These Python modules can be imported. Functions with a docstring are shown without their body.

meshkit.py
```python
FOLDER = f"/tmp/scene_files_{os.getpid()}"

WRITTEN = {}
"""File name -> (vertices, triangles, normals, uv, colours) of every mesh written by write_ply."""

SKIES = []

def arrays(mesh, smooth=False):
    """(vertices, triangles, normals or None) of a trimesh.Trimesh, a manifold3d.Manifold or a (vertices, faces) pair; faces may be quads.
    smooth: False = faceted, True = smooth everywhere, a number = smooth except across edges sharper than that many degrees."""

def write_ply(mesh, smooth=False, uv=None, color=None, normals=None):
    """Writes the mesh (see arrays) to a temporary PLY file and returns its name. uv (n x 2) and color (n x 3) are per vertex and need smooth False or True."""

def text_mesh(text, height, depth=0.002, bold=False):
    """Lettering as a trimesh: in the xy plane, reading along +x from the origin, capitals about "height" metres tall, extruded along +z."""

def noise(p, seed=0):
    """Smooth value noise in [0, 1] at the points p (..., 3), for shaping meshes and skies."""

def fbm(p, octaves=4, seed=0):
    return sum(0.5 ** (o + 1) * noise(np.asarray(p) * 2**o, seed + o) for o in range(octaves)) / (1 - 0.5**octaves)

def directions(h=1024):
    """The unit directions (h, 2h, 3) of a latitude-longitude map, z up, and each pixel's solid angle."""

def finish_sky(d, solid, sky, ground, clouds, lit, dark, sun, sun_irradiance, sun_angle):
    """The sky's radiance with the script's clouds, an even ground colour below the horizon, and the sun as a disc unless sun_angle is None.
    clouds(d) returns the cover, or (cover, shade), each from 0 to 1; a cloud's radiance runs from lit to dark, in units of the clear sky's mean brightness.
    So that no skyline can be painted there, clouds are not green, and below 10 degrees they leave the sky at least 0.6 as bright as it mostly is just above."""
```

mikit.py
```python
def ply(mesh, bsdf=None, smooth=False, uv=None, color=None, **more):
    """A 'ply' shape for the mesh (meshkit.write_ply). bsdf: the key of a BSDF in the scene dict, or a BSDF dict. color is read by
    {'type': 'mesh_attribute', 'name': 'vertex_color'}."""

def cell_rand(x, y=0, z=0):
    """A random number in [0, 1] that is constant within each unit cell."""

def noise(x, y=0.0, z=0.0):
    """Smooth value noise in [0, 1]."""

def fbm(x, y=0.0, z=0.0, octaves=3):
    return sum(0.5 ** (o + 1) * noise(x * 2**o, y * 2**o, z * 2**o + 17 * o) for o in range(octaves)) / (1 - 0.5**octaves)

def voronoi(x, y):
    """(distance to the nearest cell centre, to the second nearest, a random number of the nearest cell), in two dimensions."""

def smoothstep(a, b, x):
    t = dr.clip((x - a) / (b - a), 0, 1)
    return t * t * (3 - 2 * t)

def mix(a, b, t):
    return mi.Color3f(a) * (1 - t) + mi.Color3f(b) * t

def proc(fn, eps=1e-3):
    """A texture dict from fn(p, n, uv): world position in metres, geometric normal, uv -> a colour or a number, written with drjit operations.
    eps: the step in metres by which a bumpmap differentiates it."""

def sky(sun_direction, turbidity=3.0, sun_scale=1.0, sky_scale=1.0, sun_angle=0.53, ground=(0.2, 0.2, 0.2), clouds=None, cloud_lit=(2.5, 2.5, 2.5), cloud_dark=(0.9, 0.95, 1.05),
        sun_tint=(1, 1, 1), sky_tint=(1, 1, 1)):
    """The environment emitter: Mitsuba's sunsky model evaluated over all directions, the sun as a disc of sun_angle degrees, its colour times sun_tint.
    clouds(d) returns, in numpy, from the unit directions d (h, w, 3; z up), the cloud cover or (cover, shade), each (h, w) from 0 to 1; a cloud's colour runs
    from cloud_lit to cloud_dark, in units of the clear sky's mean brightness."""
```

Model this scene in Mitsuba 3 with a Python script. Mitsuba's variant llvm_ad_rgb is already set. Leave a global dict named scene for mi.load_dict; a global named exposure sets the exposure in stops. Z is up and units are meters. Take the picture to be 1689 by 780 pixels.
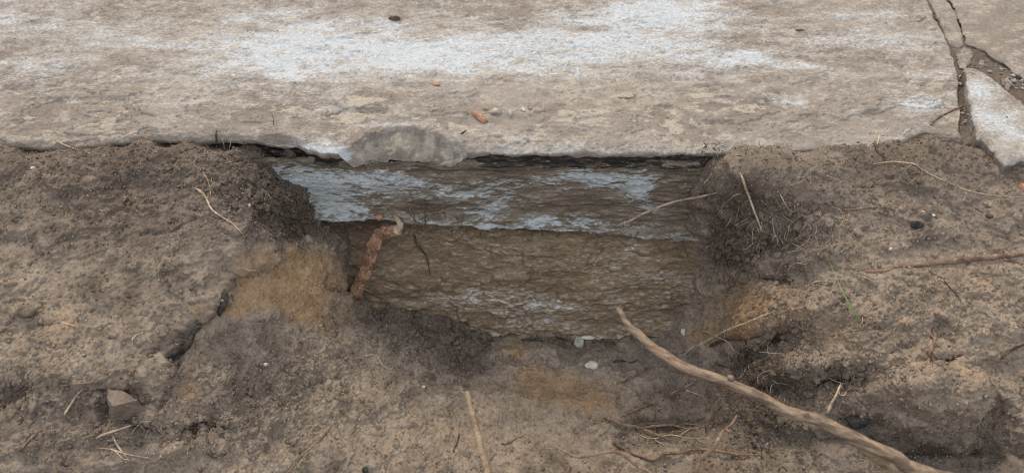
import math
import numpy as np, trimesh, drjit as dr, mitsuba as mi, mikit, meshkit
from scipy.interpolate import RBFInterpolator, RegularGridInterpolator
from scipy.ndimage import gaussian_filter, map_coordinates
from mikit import proc, noise, fbm, smoothstep, mix

T = mi.ScalarTransform4f
rng = np.random.default_rng(7)
scene, labels = {'type': 'scene'}, {}

# ------------------------------------------------------------------ camera, sky, exposure
CAM = np.array([0.0, -1.15, 1.0])
PITCH = math.radians(47.2)
FWD = np.array([0, math.cos(PITCH), -math.sin(PITCH)])
UPV = np.array([0, math.sin(PITCH), math.cos(PITCH)])
FOC = 1325.0
scene['camera'] = {'type': 'thinlens', 'fov': math.degrees(2 * math.atan(844.5 / FOC)), 'fov_axis': 'x',
                   'to_world': T().look_at(origin=CAM.tolist(), target=(CAM + FWD).tolist(), up=[0, 0, 1]),
                   'near_clip': 0.02, 'far_clip': 400.0, 'aperture_radius': 0.0034, 'focus_distance': 1.55}
scene['sky'] = mikit.sky([-0.28, 0.66, 0.78], turbidity=4, sun_scale=0.42, sun_angle=17, clouds=lambda d: 1.0,
                         cloud_lit=(2.4, 2.42, 2.5), sun_tint=(1, 0.97, 0.93))
exposure = 1.93

def ray(px, py):
    d = FWD + np.array([1, 0, 0]) * (px - 844.5) / FOC - UPV * (py - 389.5) / FOC
    return d
def on_z(px, py, z=0.0):                         # the point at height z that a sight line meets
    d = ray(px, py)
    return CAM + d * (z - CAM[2]) / d[2]
def on_y(px, py, y=0.0):
    d = ray(px, py)
    return CAM + d * (y - CAM[1]) / d[1]

# ------------------------------------------------------------------ helpers
def numbered(key):
    if key not in labels and not any(k == key or k.startswith(key + '__') for k in scene): return key
    i = 1
    while f'{key}_{i:03d}' in labels or any(k == f'{key}_{i:03d}' or k.startswith(f'{key}_{i:03d}__') for k in scene): i += 1
    return f'{key}_{i:03d}'
def obj(name, mesh, bsdf, parent=None, smooth=True, **kw):
    key = numbered(f'{parent}__{name}' if parent else name)
    scene[key] = mikit.ply(mesh, bsdf, smooth=smooth, **kw)
    return key
def thing(name, label, cat, group=None):
    key = numbered(name)
    labels[key] = {'label': label, 'category': cat}
    if group: labels[key]['group'] = group
    return key
def one(name, label, cat, mesh, bsdf, group=None, smooth=True, **kw):
    key = thing(name, label, cat, group)
    scene[key] = mikit.ply(mesh, bsdf, smooth=smooth, **kw)
    return key
def N(p, f, seed=0, st=(1, 1, 1)): return meshkit.noise(np.asarray(p) * f * np.array(st), seed)
def F(p, f, o=4, seed=0, st=(1, 1, 1)): return meshkit.fbm(np.asarray(p) * f * np.array(st), o, seed)
WARPS = {}
def warps(Qg, f, sd):
    if WARPS.get('of') is not Qg: WARPS.clear(); WARPS.update(of=Qg, w=(F(Qg, f, 4, sd) - .5, F(Qg, f, 4, sd + 1) - .5))
    return WARPS['w']
def ss(a, b, x):
    t = np.clip((x - a) / (b - a), 0, 1)
    return t * t * (3 - 2 * t)
def grid_faces(r, c, flip=False):
    i = np.arange(r * c).reshape(r, c)
    q = np.stack([i[:-1, :-1], i[:-1, 1:], i[1:, 1:], i[1:, :-1]], -1).reshape(-1, 4)
    if flip: q = q[:, ::-1]
    return np.vstack([q[:, [0, 1, 2]], q[:, [0, 2, 3]]])
def grid_normals(P):
    du = np.gradient(P, axis=1); dv = np.gradient(P, axis=0)
    n = np.cross(du, dv)
    return n / np.maximum(np.linalg.norm(n, axis=-1, keepdims=True), 1e-12)
def spline(pts, m):
    pts = np.asarray(pts, float)
    if len(pts) == 2: pts = np.vstack([pts[:1], pts.mean(0, keepdims=True), pts[1:]])
    p = np.vstack([2 * pts[:1] - pts[1:2], pts, 2 * pts[-1:] - pts[-2:-1]])
    n = len(pts) - 1
    t = np.linspace(0, n - 1e-9, m); k = t.astype(int); u = (t - k)[:, None]
    a, b, c, d = p[k], p[k + 1], p[k + 2], p[k + 3]
    return 0.5 * (2 * b + (c - a) * u + (2 * a - 5 * b + 4 * c - d) * u ** 2 + (3 * b - a - 3 * c + d) * u ** 3)
def tube(pts, radii, sides=9, step=None, rough=0.12, wob=0.0, seed=0, knots=(), ends_=False, ridge=0.0):
    pts = np.asarray(pts, float)
    L = np.linalg.norm(np.diff(pts, axis=0), axis=1).sum()
    rmean = float(np.mean(radii))
    step = step or max(rmean * 1.1, 0.0018)
    m = int(np.clip(L / step, 6, 260))
    C = spline(pts, m)
    rad = np.interp(np.linspace(0, 1, m), np.linspace(0, 1, len(radii)), radii)
    if ends_: e_ = np.linspace(0, 1, m); rad = rad * (.40 + .60 * ss(0, .10, e_) * ss(0, .14, 1 - e_))
    for kt, kw, ka in knots: rad *= 1 + ka * np.exp(-((np.linspace(0, 1, m) - kt) / kw) ** 2)
    if wob:
        s = np.linspace(0, L, m)
        for a in range(3): C[:, a] += wob * (F(np.stack([s / wob * 0.12, 0 * s + a * 7.3, 0 * s + seed], -1), 1, 2) - 0.5) * ss(0, 0.15, np.linspace(0, 1, m))
    tan = np.gradient(C, axis=0); tan /= np.linalg.norm(tan, axis=1, keepdims=True) + 1e-12
    u = np.cross(tan[0], [0.3, 0.2, 0.9]); u /= np.linalg.norm(u)
    V = []
    for i in range(m):
        u = u - tan[i] * (u @ tan[i]); u /= np.linalg.norm(u) + 1e-12
        w = np.cross(tan[i], u)
        a = np.arange(sides) / sides * 2 * np.pi
        V.append(C[i] + rad[i] * (np.cos(a)[:, None] * u + np.sin(a)[:, None] * w))
    V = np.array(V)
    if rough:
        q = (V - C[:, None]) / rad[:, None, None]
        base = np.concatenate([q * 1.1, np.broadcast_to((np.arange(m) * step / (rmean * 5))[:, None, None], (m, sides, 1))], -1)
        k = F(np.stack([base[..., 0] * 1.2 + base[..., 3], base[..., 1] * 1.2, base[..., 2] * 1.2 + seed], -1), 1.3, 3, seed)
        V = C[:, None] + (V - C[:, None]) * (1 + rough * 4 * (k[..., None] - 0.5))
        if ridge: V = C[:, None] + (V - C[:, None]) * (1 + ridge * 2 * (F(np.stack([q[..., 0] * 3.4 + seed, q[..., 1] * 3.4 + base[..., 3] * .7, q[..., 2] * 3.4], -1), 1.0, 3, seed + 1)[..., None] - .5))
    Vv = np.vstack([V.reshape(-1, 3), C[:1] - tan[:1] * rad[0] * 0.35, C[-1:] + tan[-1:] * rad[-1] * 0.35])
    f = []
    for i in range(m - 1):
        for j in range(sides):
            a, b = i * sides + j, i * sides + (j + 1) % sides
            f += [(a, b, b + sides), (a, b + sides, a + sides)]
    e0, e1 = m * sides, m * sides + 1
    for j in range(sides):
        f += [(e0, (j + 1) % sides, j), (e1, (m - 1) * sides + j, (m - 1) * sides + (j + 1) % sides)]
    return trimesh.Trimesh(Vv, f, process=False)
def rot(rng, flat=False):
    if flat:
        a = rng.uniform(0, 2 * np.pi); c, s = math.cos(a), math.sin(a)
        return np.array([[c, -s, 0], [s, c, 0], [0, 0, 1]])
    return trimesh.transformations.random_rotation_matrix(rng.random(3))[:3, :3]
def lump(size, seed, sub=3, amp=0.35, facet=0.0, fr=1.3):
    m = trimesh.creation.icosphere(sub)
    v = np.array(m.vertices)
    v *= 1 + amp * 2 * (F(v + seed * 3.7, fr, 3, seed)[:, None] - 0.5)
    if facet:
        r = np.random.default_rng(seed)
        for _ in range(9):
            n = r.normal(size=3); n /= np.linalg.norm(n)
            d = v @ n - r.uniform(0.62, 0.85)
            v -= np.maximum(d, 0)[:, None] * n * facet
    v *= np.asarray(size)
    return trimesh.Trimesh(v, m.faces, process=False)

# ------------------------------------------------------------------ materials
def C3(*c): return mi.Color3f(*c)
def soil_fn(p, n, uv):
    S, D = uv.x, uv.y
    n1 = fbm(p.x * 7, p.y * 7, p.z * 7, 3); n2 = fbm(p.x * 42, p.y * 42, p.z * 42 + 5, 3)
    n3 = noise(p.x * 230, p.y * 230, p.z * 230); n4 = noise(p.x * 460 + 9, p.y * 460, p.z * 460)
    top = mix((.132, .108, .089), (.204, .171, .144), smoothstep(.30, .70, n1 * .6 + n2 * .4))
    pale = mix((.228, .188, .150), (.304, .253, .204), smoothstep(.3, .7, n2))
    sand = mix((.282, .188, .110), (.365, .258, .166), smoothstep(.3, .7, n2 * .5 + n1 * .5))
    S2 = S + (n2 - .5) * .42 + (n1 - .5) * .1
    c = mix(top, pale, smoothstep(.10, .50, S2))
    c = mix(c, sand, smoothstep(.50, 1.0, S2))
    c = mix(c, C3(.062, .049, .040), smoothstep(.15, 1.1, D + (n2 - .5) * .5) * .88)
    c = c * (.79 + .42 * n3)
    c = mix(c, C3(.46, .41, .34), smoothstep(.82, .95, n4) * .28 * (1 - .6 * D))
    return c * (1 - .28 * smoothstep(.78, .92, noise(p.x * 300, p.y * 300 + 4, p.z * 300)))
def concrete_fn(p, n, uv):
    P, D = uv.x, uv.y
    n1 = fbm(p.x * 6, p.y * 9, p.z * 6, 3); n2 = fbm(p.x * 34, p.y * 60, p.z * 60, 3)
    n3 = noise(p.x * 240, p.y * 330, p.z * 330); n4 = noise(p.x * 420, p.y * 420 + 3, p.z * 420); n5 = fbm(p.x * 110, p.y * 170 + 3, p.z * 170, 2)
    c = mix((.232, .203, .178), (.328, .298, .267), smoothstep(.3, .7, n1 * .5 + n2 * .5))
    c = mix(c, C3(.430, .388, .330), smoothstep(.54, .72, n5 * .5 + n2 * .5) * .7)
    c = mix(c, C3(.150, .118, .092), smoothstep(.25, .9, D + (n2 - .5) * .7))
    k = P + (n2 - .5) * .30 + (n5 - .5) * .32 + (n3 - .5) * .30
    c = mix(c, C3(.43, .425, .41), smoothstep(.05, .60, k) * .7)
    c = mix(c, C3(.52, .575, .625), smoothstep(.42, .95, k) * .86)
    c = mix(c, C3(.46, .415, .35), smoothstep(-.10, -.45, D + (n3 - .5) * .3 + (n5 - .5) * .5) * .7)
    c = c * (.84 + .32 * n3)
    return c * (1 - .50 * smoothstep(.80, .92, n4))
def kerb_fn(p, n, uv):
    P, D = uv.x, uv.y
    n1 = fbm(p.x * 14, p.y * 14, p.z * 30, 3); n2 = fbm(p.x * 40, p.y * 45, p.z * 190, 3); n3 = noise(p.x * 190, p.y * 190, p.z * 420)
    c = mix((.125, .103, .080), (.255, .220, .178), smoothstep(.3, .7, n1 * .4 + n2 * .6))
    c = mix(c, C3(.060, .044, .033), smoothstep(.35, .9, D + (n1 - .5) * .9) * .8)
    k = P + (n2 - .5) * .75 + (n3 - .5) * .55
    c = mix(c, C3(.29, .30, .29), smoothstep(.15, .6, k) * .75)
    c = mix(c, mix((.37, .415, .44), (.47, .525, .56), n1), smoothstep(.48, 1.0, k) * .9)
    return c * (.75 + .5 * n3)
def footing_fn(p, n, uv):
    P, D = uv.x, uv.y
    n1 = fbm(p.x * 12, p.y * 20, p.z * 26, 3); n2 = fbm(p.x * 50, p.y * 80, p.z * 190, 3); n3 = noise(p.x * 180, p.y * 260, p.z * 460)
    c = mix((.160, .120, .080), (.278, .222, .162), smoothstep(.3, .7, n1 * .4 + n2 * .6))
    c = mix(c, C3(.22, .150, .080), smoothstep(.60, .75, n1) * .4)
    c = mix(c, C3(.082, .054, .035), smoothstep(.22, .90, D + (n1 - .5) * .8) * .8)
    k = P + (n2 - .5) * 1.5 + (n1 - .5) * .5 + (n3 - .5) * .7
    c = mix(c, C3(.32, .295, .255), smoothstep(.25, .75, k) * .8)
    c = mix(c, C3(.47, .49, .50), smoothstep(.70, 1.15, k))
    return c * (.65 + .7 * n3)
def tar_fn(p, n, uv):
    n2 = fbm(p.x * 60, p.y * 60, p.z * 140, 3); n3 = noise(p.x * 260, p.y * 260, p.z * 500)
    c = mix((.012, .012, .013), (.045, .042, .040), smoothstep(.35, .7, n2))
    c = mix(c, C3(.17, .135, .10), smoothstep(.58, .76, n2 * .6 + n3 * .4 + uv.x * .35))
    return c
def bark_fn(a, b, c_, f=1.0):
    def fn(p, n, uv):
        n1 = fbm(p.x * 70 * f, p.y * 70 * f, p.z * 70 * f, 3); n2 = noise(p.x * 420 * f, p.y * 420 * f, p.z * 420 * f)
        c = mix(a, b, smoothstep(.32, .68, n1))
        c = mix(c, C3(*c_), smoothstep(.66, .85, n2) * .7)
        return c * (.8 + .4 * n2)
    return fn
def branch_fn(p, n, uv):
    e = mi.Vector3f(.72, -.62, .28)
    l = p.x * .73 - p.y * .55 - p.z * .40; a = p.x * .62 + p.y * .75 + p.z * .2; b = p.z * .9 - p.x * .2 + p.y * .35
    n1 = fbm(l * 22, a * 150, b * 150, 3); n2 = fbm(l * 14, a * 30 + 5, b * 30, 3); n3 = noise(l * 300, a * 400, b * 400)
    c = mix((.118, .086, .064), (.268, .204, .150), smoothstep(.30, .70, n1))
    c = mix(c, C3(.195, .118, .078), smoothstep(.52, .70, n2) * .45)
    c = mix(c, C3(.330, .265, .205), smoothstep(.62, .75, n2 * .5 + n1 * .5) * .6)
    return c * (.78 + .44 * n3)
def stone_fn(a, b, f=1.0):
    def fn(p, n, uv):
        n1 = fbm(p.x * 90 * f, p.y * 90 * f, p.z * 90 * f, 3); n2 = noise(p.x * 500, p.y * 500, p.z * 500)
        return mix(a, b, smoothstep(.3, .7, n1)) * (.8 + .4 * n2)
    return fn
def mat(key, fn, rough=None, spec=0.3):
    if rough is None: b = {'type': 'diffuse', 'reflectance': proc(fn)}
    else: b = {'type': 'principled', 'base_color': proc(fn), 'roughness': rough, 'specular': spec}
    scene[key] = {'type': 'twosided', 'bsdf': b}
mat('soil_material', soil_fn)
mat('concrete_material', concrete_fn)
mat('kerb_material', kerb_fn)
mat('footing_material', footing_fn)
mat('tar_material', tar_fn, .55, .4)
mat('branch_material', branch_fn, .65, .25)
mat('stick_material', bark_fn((.23, .165, .105), (.35, .265, .180), (.40, .31, .22)), .65, .3)
mat('red_bark_material', bark_fn((.150, .088, .058), (.375, .225, .148), (.50, .36, .26)), .7, .2)
mat('pale_root_material', bark_fn((.29, .225, .165), (.49, .40, .305), (.56, .48, .39)), .75, .2)
mat('brown_root_material', bark_fn((.125, .086, .062), (.235, .168, .122), (.33, .25, .19)), .75, .2)
mat('dark_root_material', bark_fn((.045, .034, .027), (.10, .076, .060), (.16, .13, .10)), .8, .2)
mat('straw_material', bark_fn((.33, .255, .17), (.50, .41, .29), (.56, .48, .36)), .6, .3)
mat('pale_stone_material', stone_fn((.50, .47, .42), (.68, .65, .60)))
mat('grey_stone_material', stone_fn((.27, .27, .24), (.47, .47, .43)))
mat('tan_stone_material', stone_fn((.27, .21, .15), (.43, .34, .25)))
mat('dark_stone_material', stone_fn((.030, .030, .032), (.075, .073, .072)))
mat('char_material', stone_fn((.026, .024, .024), (.085, .075, .068)))
mat('red_stone_material', stone_fn((.25, .14, .09), (.40, .25, .17)))
mat('terracotta_material', bark_fn((.36, .205, .135), (.52, .33, .23), (.58, .42, .32)))
mat('orange_leaf_material', stone_fn((.42, .22, .10), (.52, .30, .15)))
mat('dead_leaf_material', stone_fn((.19, .135, .095), (.30, .22, .16)))
mat('clod_material', stone_fn((.085, .068, .052), (.19, .155, .122), .6))
scene['grass_material'] = {'type': 'twosided', 'bsdf': {'type': 'principled', 'base_color': {'type': 'rgb', 'value': [.13, .22, .060]}, 'roughness': .5}}
scene['grit_material'] = {'type': 'twosided', 'bsdf': {'type': 'diffuse', 'reflectance': {'type': 'mesh_attribute', 'name': 'vertex_color'}}}

# ------------------------------------------------------------------ the dug ground: one sheet, modelled as heights over a plane tilted by TILT
TILT = math.radians(30)
EB = np.array([0, math.cos(TILT), math.sin(TILT)]); EH = np.array([0, -math.sin(TILT), math.cos(TILT)])
def to_abh(p):
    p = np.asarray(p, float)
    return np.stack([p[..., 0], p @ EB, p @ EH], -1)
def from_abh(a, b, h): return np.stack([a, 0 * a, 0 * a], -1) * [1, 0, 0] + b[..., None] * EB + h[..., None] * EH
CTRL = [  # sight line in the photograph (px, py) and the height there
    (-150, 238, -.007), (0, 238, -.007), (120, 239, -.005), (180, 236, -.002), (215, 226, .004), (250, 220, .008), (300, 220, .007), (330, 228, -.004), (400, 232, -.008), (450, 238, -.010), (470, 248, -.016),
    (0, 320, -.028), (0, 400, -.045), (0, 500, -.070), (0, 600, -.095), (0, 700, -.125), (0, 790, -.155), (-150, 500, -.07), (-150, 780, -.15),
    (200, 320, -.026), (200, 400, -.045), (200, 500, -.072), (200, 600, -.100), (180, 700, -.135), (200, 790, -.175),
    (350, 280, -.016), (400, 300, -.024), (440, 300, -.030), (430, 380, -.062), (380, 440, -.075), (300, 440, -.062), (340, 490, -.085), (270, 540, -.092), (255, 620, -.112), (235, 680, -.135), (300, 770, -.20),
    (440, 288, -.036), (452, 325, -.085), (474, 362, -.128), (505, 385, -.178), (470, 400, -.128), (486, 412, -.158), (440, 440, -.135), (395, 470, -.125), (500, 430, -.185), (420, 500, -.150), (500, 500, -.215), (560, 400, -.230), (540, 440, -.225), (520, 385, -.19),
    (600, 440, -.300), (580, 490, -.315), (380, 530, -.148), (330, 580, -.142), (300, 650, -.152), (300, 700, -.170), (400, 600, -.185), (400, 700, -.215), (400, 790, -.24), (500, 560, -.245), (500, 650, -.270), (500, 790, -.285),
    (600, 540, -.325), (600, 600, -.335), (600, 700, -.330), (600, 790, -.325), (660, 510, -.370), (720, 535, -.400), (700, 600, -.375), (760, 545, -.420), (800, 552, -.432), (800, 600, -.425), (800, 700, -.405), (800, 790, -.395),
    (900, 560, -.440), (1000, 562, -.445), (1100, 556, -.440), (900, 620, -.438), (1000, 620, -.440), (1000, 700, -.425), (1000, 790, -.405), (1120, 600, -.435), (1140, 680, -.425), (1100, 790, -.395), (1200, 700, -.400), (1200, 790, -.365),
    (1188, 295, -.040), (1184, 325, -.090), (1150, 372, -.185), (1178, 385, -.200), (1192, 425, -.255), (1160, 470, -.318), (1190, 490, -.335), (1150, 535, -.400), (1215, 600, -.410), (1252, 560, -.350), (1256, 640, -.375), (1252, 480, -.270), (1238, 420, -.215), (1215, 360, -.135),
    (1200, 262, -.006), (1250, 248, -.004), (1300, 246, -.004), (1400, 246, -.005), (1450, 238, -.006), (1540, 231, -.006), (1600, 222, -.008), (1689, 270, -.014), (1850, 270, -.014), (1215, 300, -.018), (1250, 330, -.030), (1265, 380, -.060), (1290, 420, -.085), (1290, 470, -.115), (1288, 540, -.155), (1290, 600, -.195), (1292, 660, -.265), (1280, 720, -.335), (1300, 790, -.33),
    (1400, 350, -.040), (1600, 330, -.032), (1850, 400, -.055), (1330, 420, -.075), (1400, 450, -.080), (1550, 450, -.074), (1689, 450, -.072), (1340, 520, -.115), (1335, 600, -.165), (1450, 560, -.122), (1560, 560, -.112), (1689, 560, -.105), (1400, 660, -.205), (1360, 700, -.255), (1850, 560, -.10),
    (1480, 620, -.148), (1580, 620, -.132), (1689, 640, -.150), (1500, 680, -.185), (1600, 680, -.175), (1689, 700, -.170), (1450, 720, -.265), (1550, 750, -.25), (1689, 790, -.215), (1850, 780, -.2), (1420, 790, -.29), (1580, 800, -.25),
]
pts = [on_z(px, py, z) for px, py, z in CTRL]
for x in np.arange(-1.3, 1.31, .07):                                  # under the slab and behind the footing
    pts.append([x, .10, -.075]); pts.append([x, .16, -.08])
    if .56 < x < .85: pts += [[x, .030, -.006], [x, .055, -.009], [x, .085, -.055]]
    elif x < -.5 or x > .45: pts.append([x, .022, -.010]); pts.append([x, .05, -.055])
    elif -.47 < x < -.33: pts += [[x, .050, -.21 - .5 * max(0, x + .40)], [x, .060, -.15], [x, .075, -.10]]
    elif -.33 <= x < .37: pts += [[x, .055, -.47], [x, .062, -.34], [x, .068, -.22], [x, .075, -.12]]
for x in np.arange(-.3, .3, .1): pts.append([x, -.04, -.455])
for x in np.arange(-1.3, 1.31, .2): pts += [[x, -.95, -.26], [x, -.75, -.25 - .1 * math.exp(-(x / .4) ** 2)]]
ctrl = to_abh(np.array(pts))
A0, A1, B0, B1, STEP = -1.12, 1.12, -.72, .13, .0019
ca, cb = np.arange(-1.3, 1.301, .008), np.arange(-.80, .20, .008)
G = np.stack(np.meshgrid(ca, cb), -1).reshape(-1, 2)
rbf = RBFInterpolator(ctrl[:, :2], ctrl[:, 2], kernel='linear', neighbors=60, smoothing=1e-4)
H0 = gaussian_filter(rbf(G).reshape(len(cb), len(ca)), 1.3)
h_of = RegularGridInterpolator((cb, ca), H0, bounds_error=False, fill_value=None)
def soil_at(px, py):                                                  # (a, b) where a sight line meets the bare shape of the ground
    d = ray(px, py); t = np.linspace(1.0, 2.2, 1500)
    q = to_abh(CAM + d * t[:, None])
    below = q[:, 2] < h_of(q[:, [1, 0]])
    return q[np.argmax(below)]
AB_CACHE = {}
def ab(px, py):
    if (px, py) not in AB_CACHE: AB_CACHE[(px, py)] = soil_at(px, py)[:2]
    return AB_CACHE[(px, py)]
ga, gb = np.arange(A0, A1, STEP), np.arange(B0, B1, STEP)
GA, GB = np.meshgrid(ga, gb)
H = map_coordinates(H0, [(GB - cb[0]) / .008, (GA - ca[0]) / .008], order=3, mode='nearest')
MM = .00115                                                           # metres per pixel of the photograph, about
P0 = from_abh(GA, GB, H)
warp1 = F(P0, 22, 4, 3) - .5; warp2 = F(P0, 22, 4, 4) - .5; wf = F(P0, 110, 3, 5) - .5
def blob(px, py, rx, ry, rotd=0, ragged=.6):                         # a soft patch on the ground, radii in photograph pixels
    a0, b0 = ab(px, py); c, s = math.cos(math.radians(rotd)), math.sin(math.radians(rotd))
    da, db = GA - a0 + warp1 * .12 * ragged, (GB - b0 + warp2 * .12 * ragged) / .90
    u, v = (da * c + db * s) / (rx * MM), (-da * s + db * c) / (ry * MM)
    return np.exp(-(u * u + v * v))
def dist(poly, ragged=1.0):                                           # signed distance to a polyline on the ground (+ to its left), and place along it
    q = np.array([ab(*p) for p in poly]); best = np.full(GA.shape, 9.0); sgn = np.ones(GA.shape); along = np.zeros(GA.shape)
    xa, xb = GA + (warp1 * .030 + wf * .008) * ragged, GB + (warp2 * .030 + wf * .006) * ragged
    for k, (p, r) in enumerate(zip(q[:-1], q[1:])):
        e = r - p; L2 = e @ e
        t = ((xa - p[0]) * e[0] + (xb - p[1]) * e[1]) / L2
        tc = np.clip(t, 0, 1)
        dx, db = xa - p[0] - tc * e[0], xb - p[1] - tc * e[1]
        d = np.hypot(dx, db); m = d < best
        best = np.where(m, d, best); sgn = np.where(m, np.sign(e[0] * db - e[1] * dx), sgn); along = np.where(m, (k + tc) / (len(q) - 1), along)
    return best * sgn, along
def ends(al, w=.08): return ss(0, w, al) * ss(0, w, 1 - al)

dH = np.zeros_like(H)
# the broken crust of topsoil on the left stands above the sand that was cut below it
CRUST = [(466, 385), (450, 425), (420, 440), (378, 452), (362, 488), (335, 515), (300, 545), (285, 575), (280, 620), (262, 660), (255, 690)]
dc, al = dist(CRUST)
side = -dc                                                            # + on the topsoil
crust_on = ends(al, .10)
dH += crust_on * (.015 * ss(-.003, .004, side) * np.exp(-np.maximum(side, 0) / .07) - .005 * np.exp(-(np.minimum(side, 0) / .02) ** 2) * (side < 0))
for poly, w, dep in [([(300, 540), (230, 525), (170, 520)], .004, .006), ([(275, 560), (240, 600), (230, 620)], .005, .009), ([(210, 380), (290, 385), (345, 345)], .004, .006), ([(360, 440), (400, 450), (440, 438)], .006, .010),
                     ([(440, 300), (430, 345), (425, 385)], .006, .006), ([(1330, 475), (1350, 466), (1362, 470)], .003, .005), ([(480, 645), (540, 628), (560, 620)], .004, .005), ([(150, 655), (165, 640), (210, 640)], .005, .007),
                     ([(765, 556), (860, 563), (950, 566), (1070, 568)], .012, .022), ([(1345, 520), (1385, 500), (1440, 480)], .006, .006), ([(1320, 570), (1380, 545)], .005, .005), ([(1440, 590), (1520, 560), (1600, 545)], .007, .006), ([(370, 475), (370, 500), (362, 520)], .006, .006),
                     ([(700, 625), (780, 640), (830, 620)], .005, .006), ([(1010, 640), (1050, 625), (1075, 600)], .006, .006)]:
    d_, a_ = dist(poly, .6)
    dH -= ends(a_, .2) * dep * np.exp(-(d_ / w) ** 2)
def dent(px, py, rx, ry, dep, r=0, rag=.2):
    global dH
    k = blob(px, py, rx, ry, r, rag); dH -= dep * ss(.12, .75, k)
for d in [(128, 292, 20, 7, .008), (70, 540, 26, 12, .010), (25, 645, 34, 30, .022), (177, 676, 12, 22, .034), (205, 694, 34, 12, .016), (205, 664, 30, 18, .014), (330, 706, 30, 12, .012), (265, 700, 50, 12, .008), (200, 725, 70, 22, .008), (352, 745, 14, 9, .007),
          (1400, 622, 40, 22, .040), (1330, 608, 14, 12, .012), (1550, 600, 46, 10, .014, 12), (1560, 548, 20, 16, .010), (1640, 690, 24, 60, .030), (1510, 735, 130, 22, .034, -8), (1090, 700, 60, 20, .022), (1240, 745, 20, 20, .014),
          (800, 560, 24, 12, .020), (940, 556, 30, 8, .020), (555, 478, 14, 14, .016), (545, 540, 14, 20, .010), (640, 640, 14, 16, .008), (705, 625, 18, 10, .010), (1270, 430, 20, 40, .016), (1420, 690, 26, 14, .012),
          (1230, 440, 16, 60, .014), (1330, 400, 40, 14, .006), (1560, 285, 20, 6, .006), (1620, 455, 30, 8, .006), (330, 300, 40, 30, .006), (390, 250, 30, 16, .008), (1050, 735, 60, 24, .010), (420, 360, 14, 12, .006)]: dent(*d)
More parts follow.
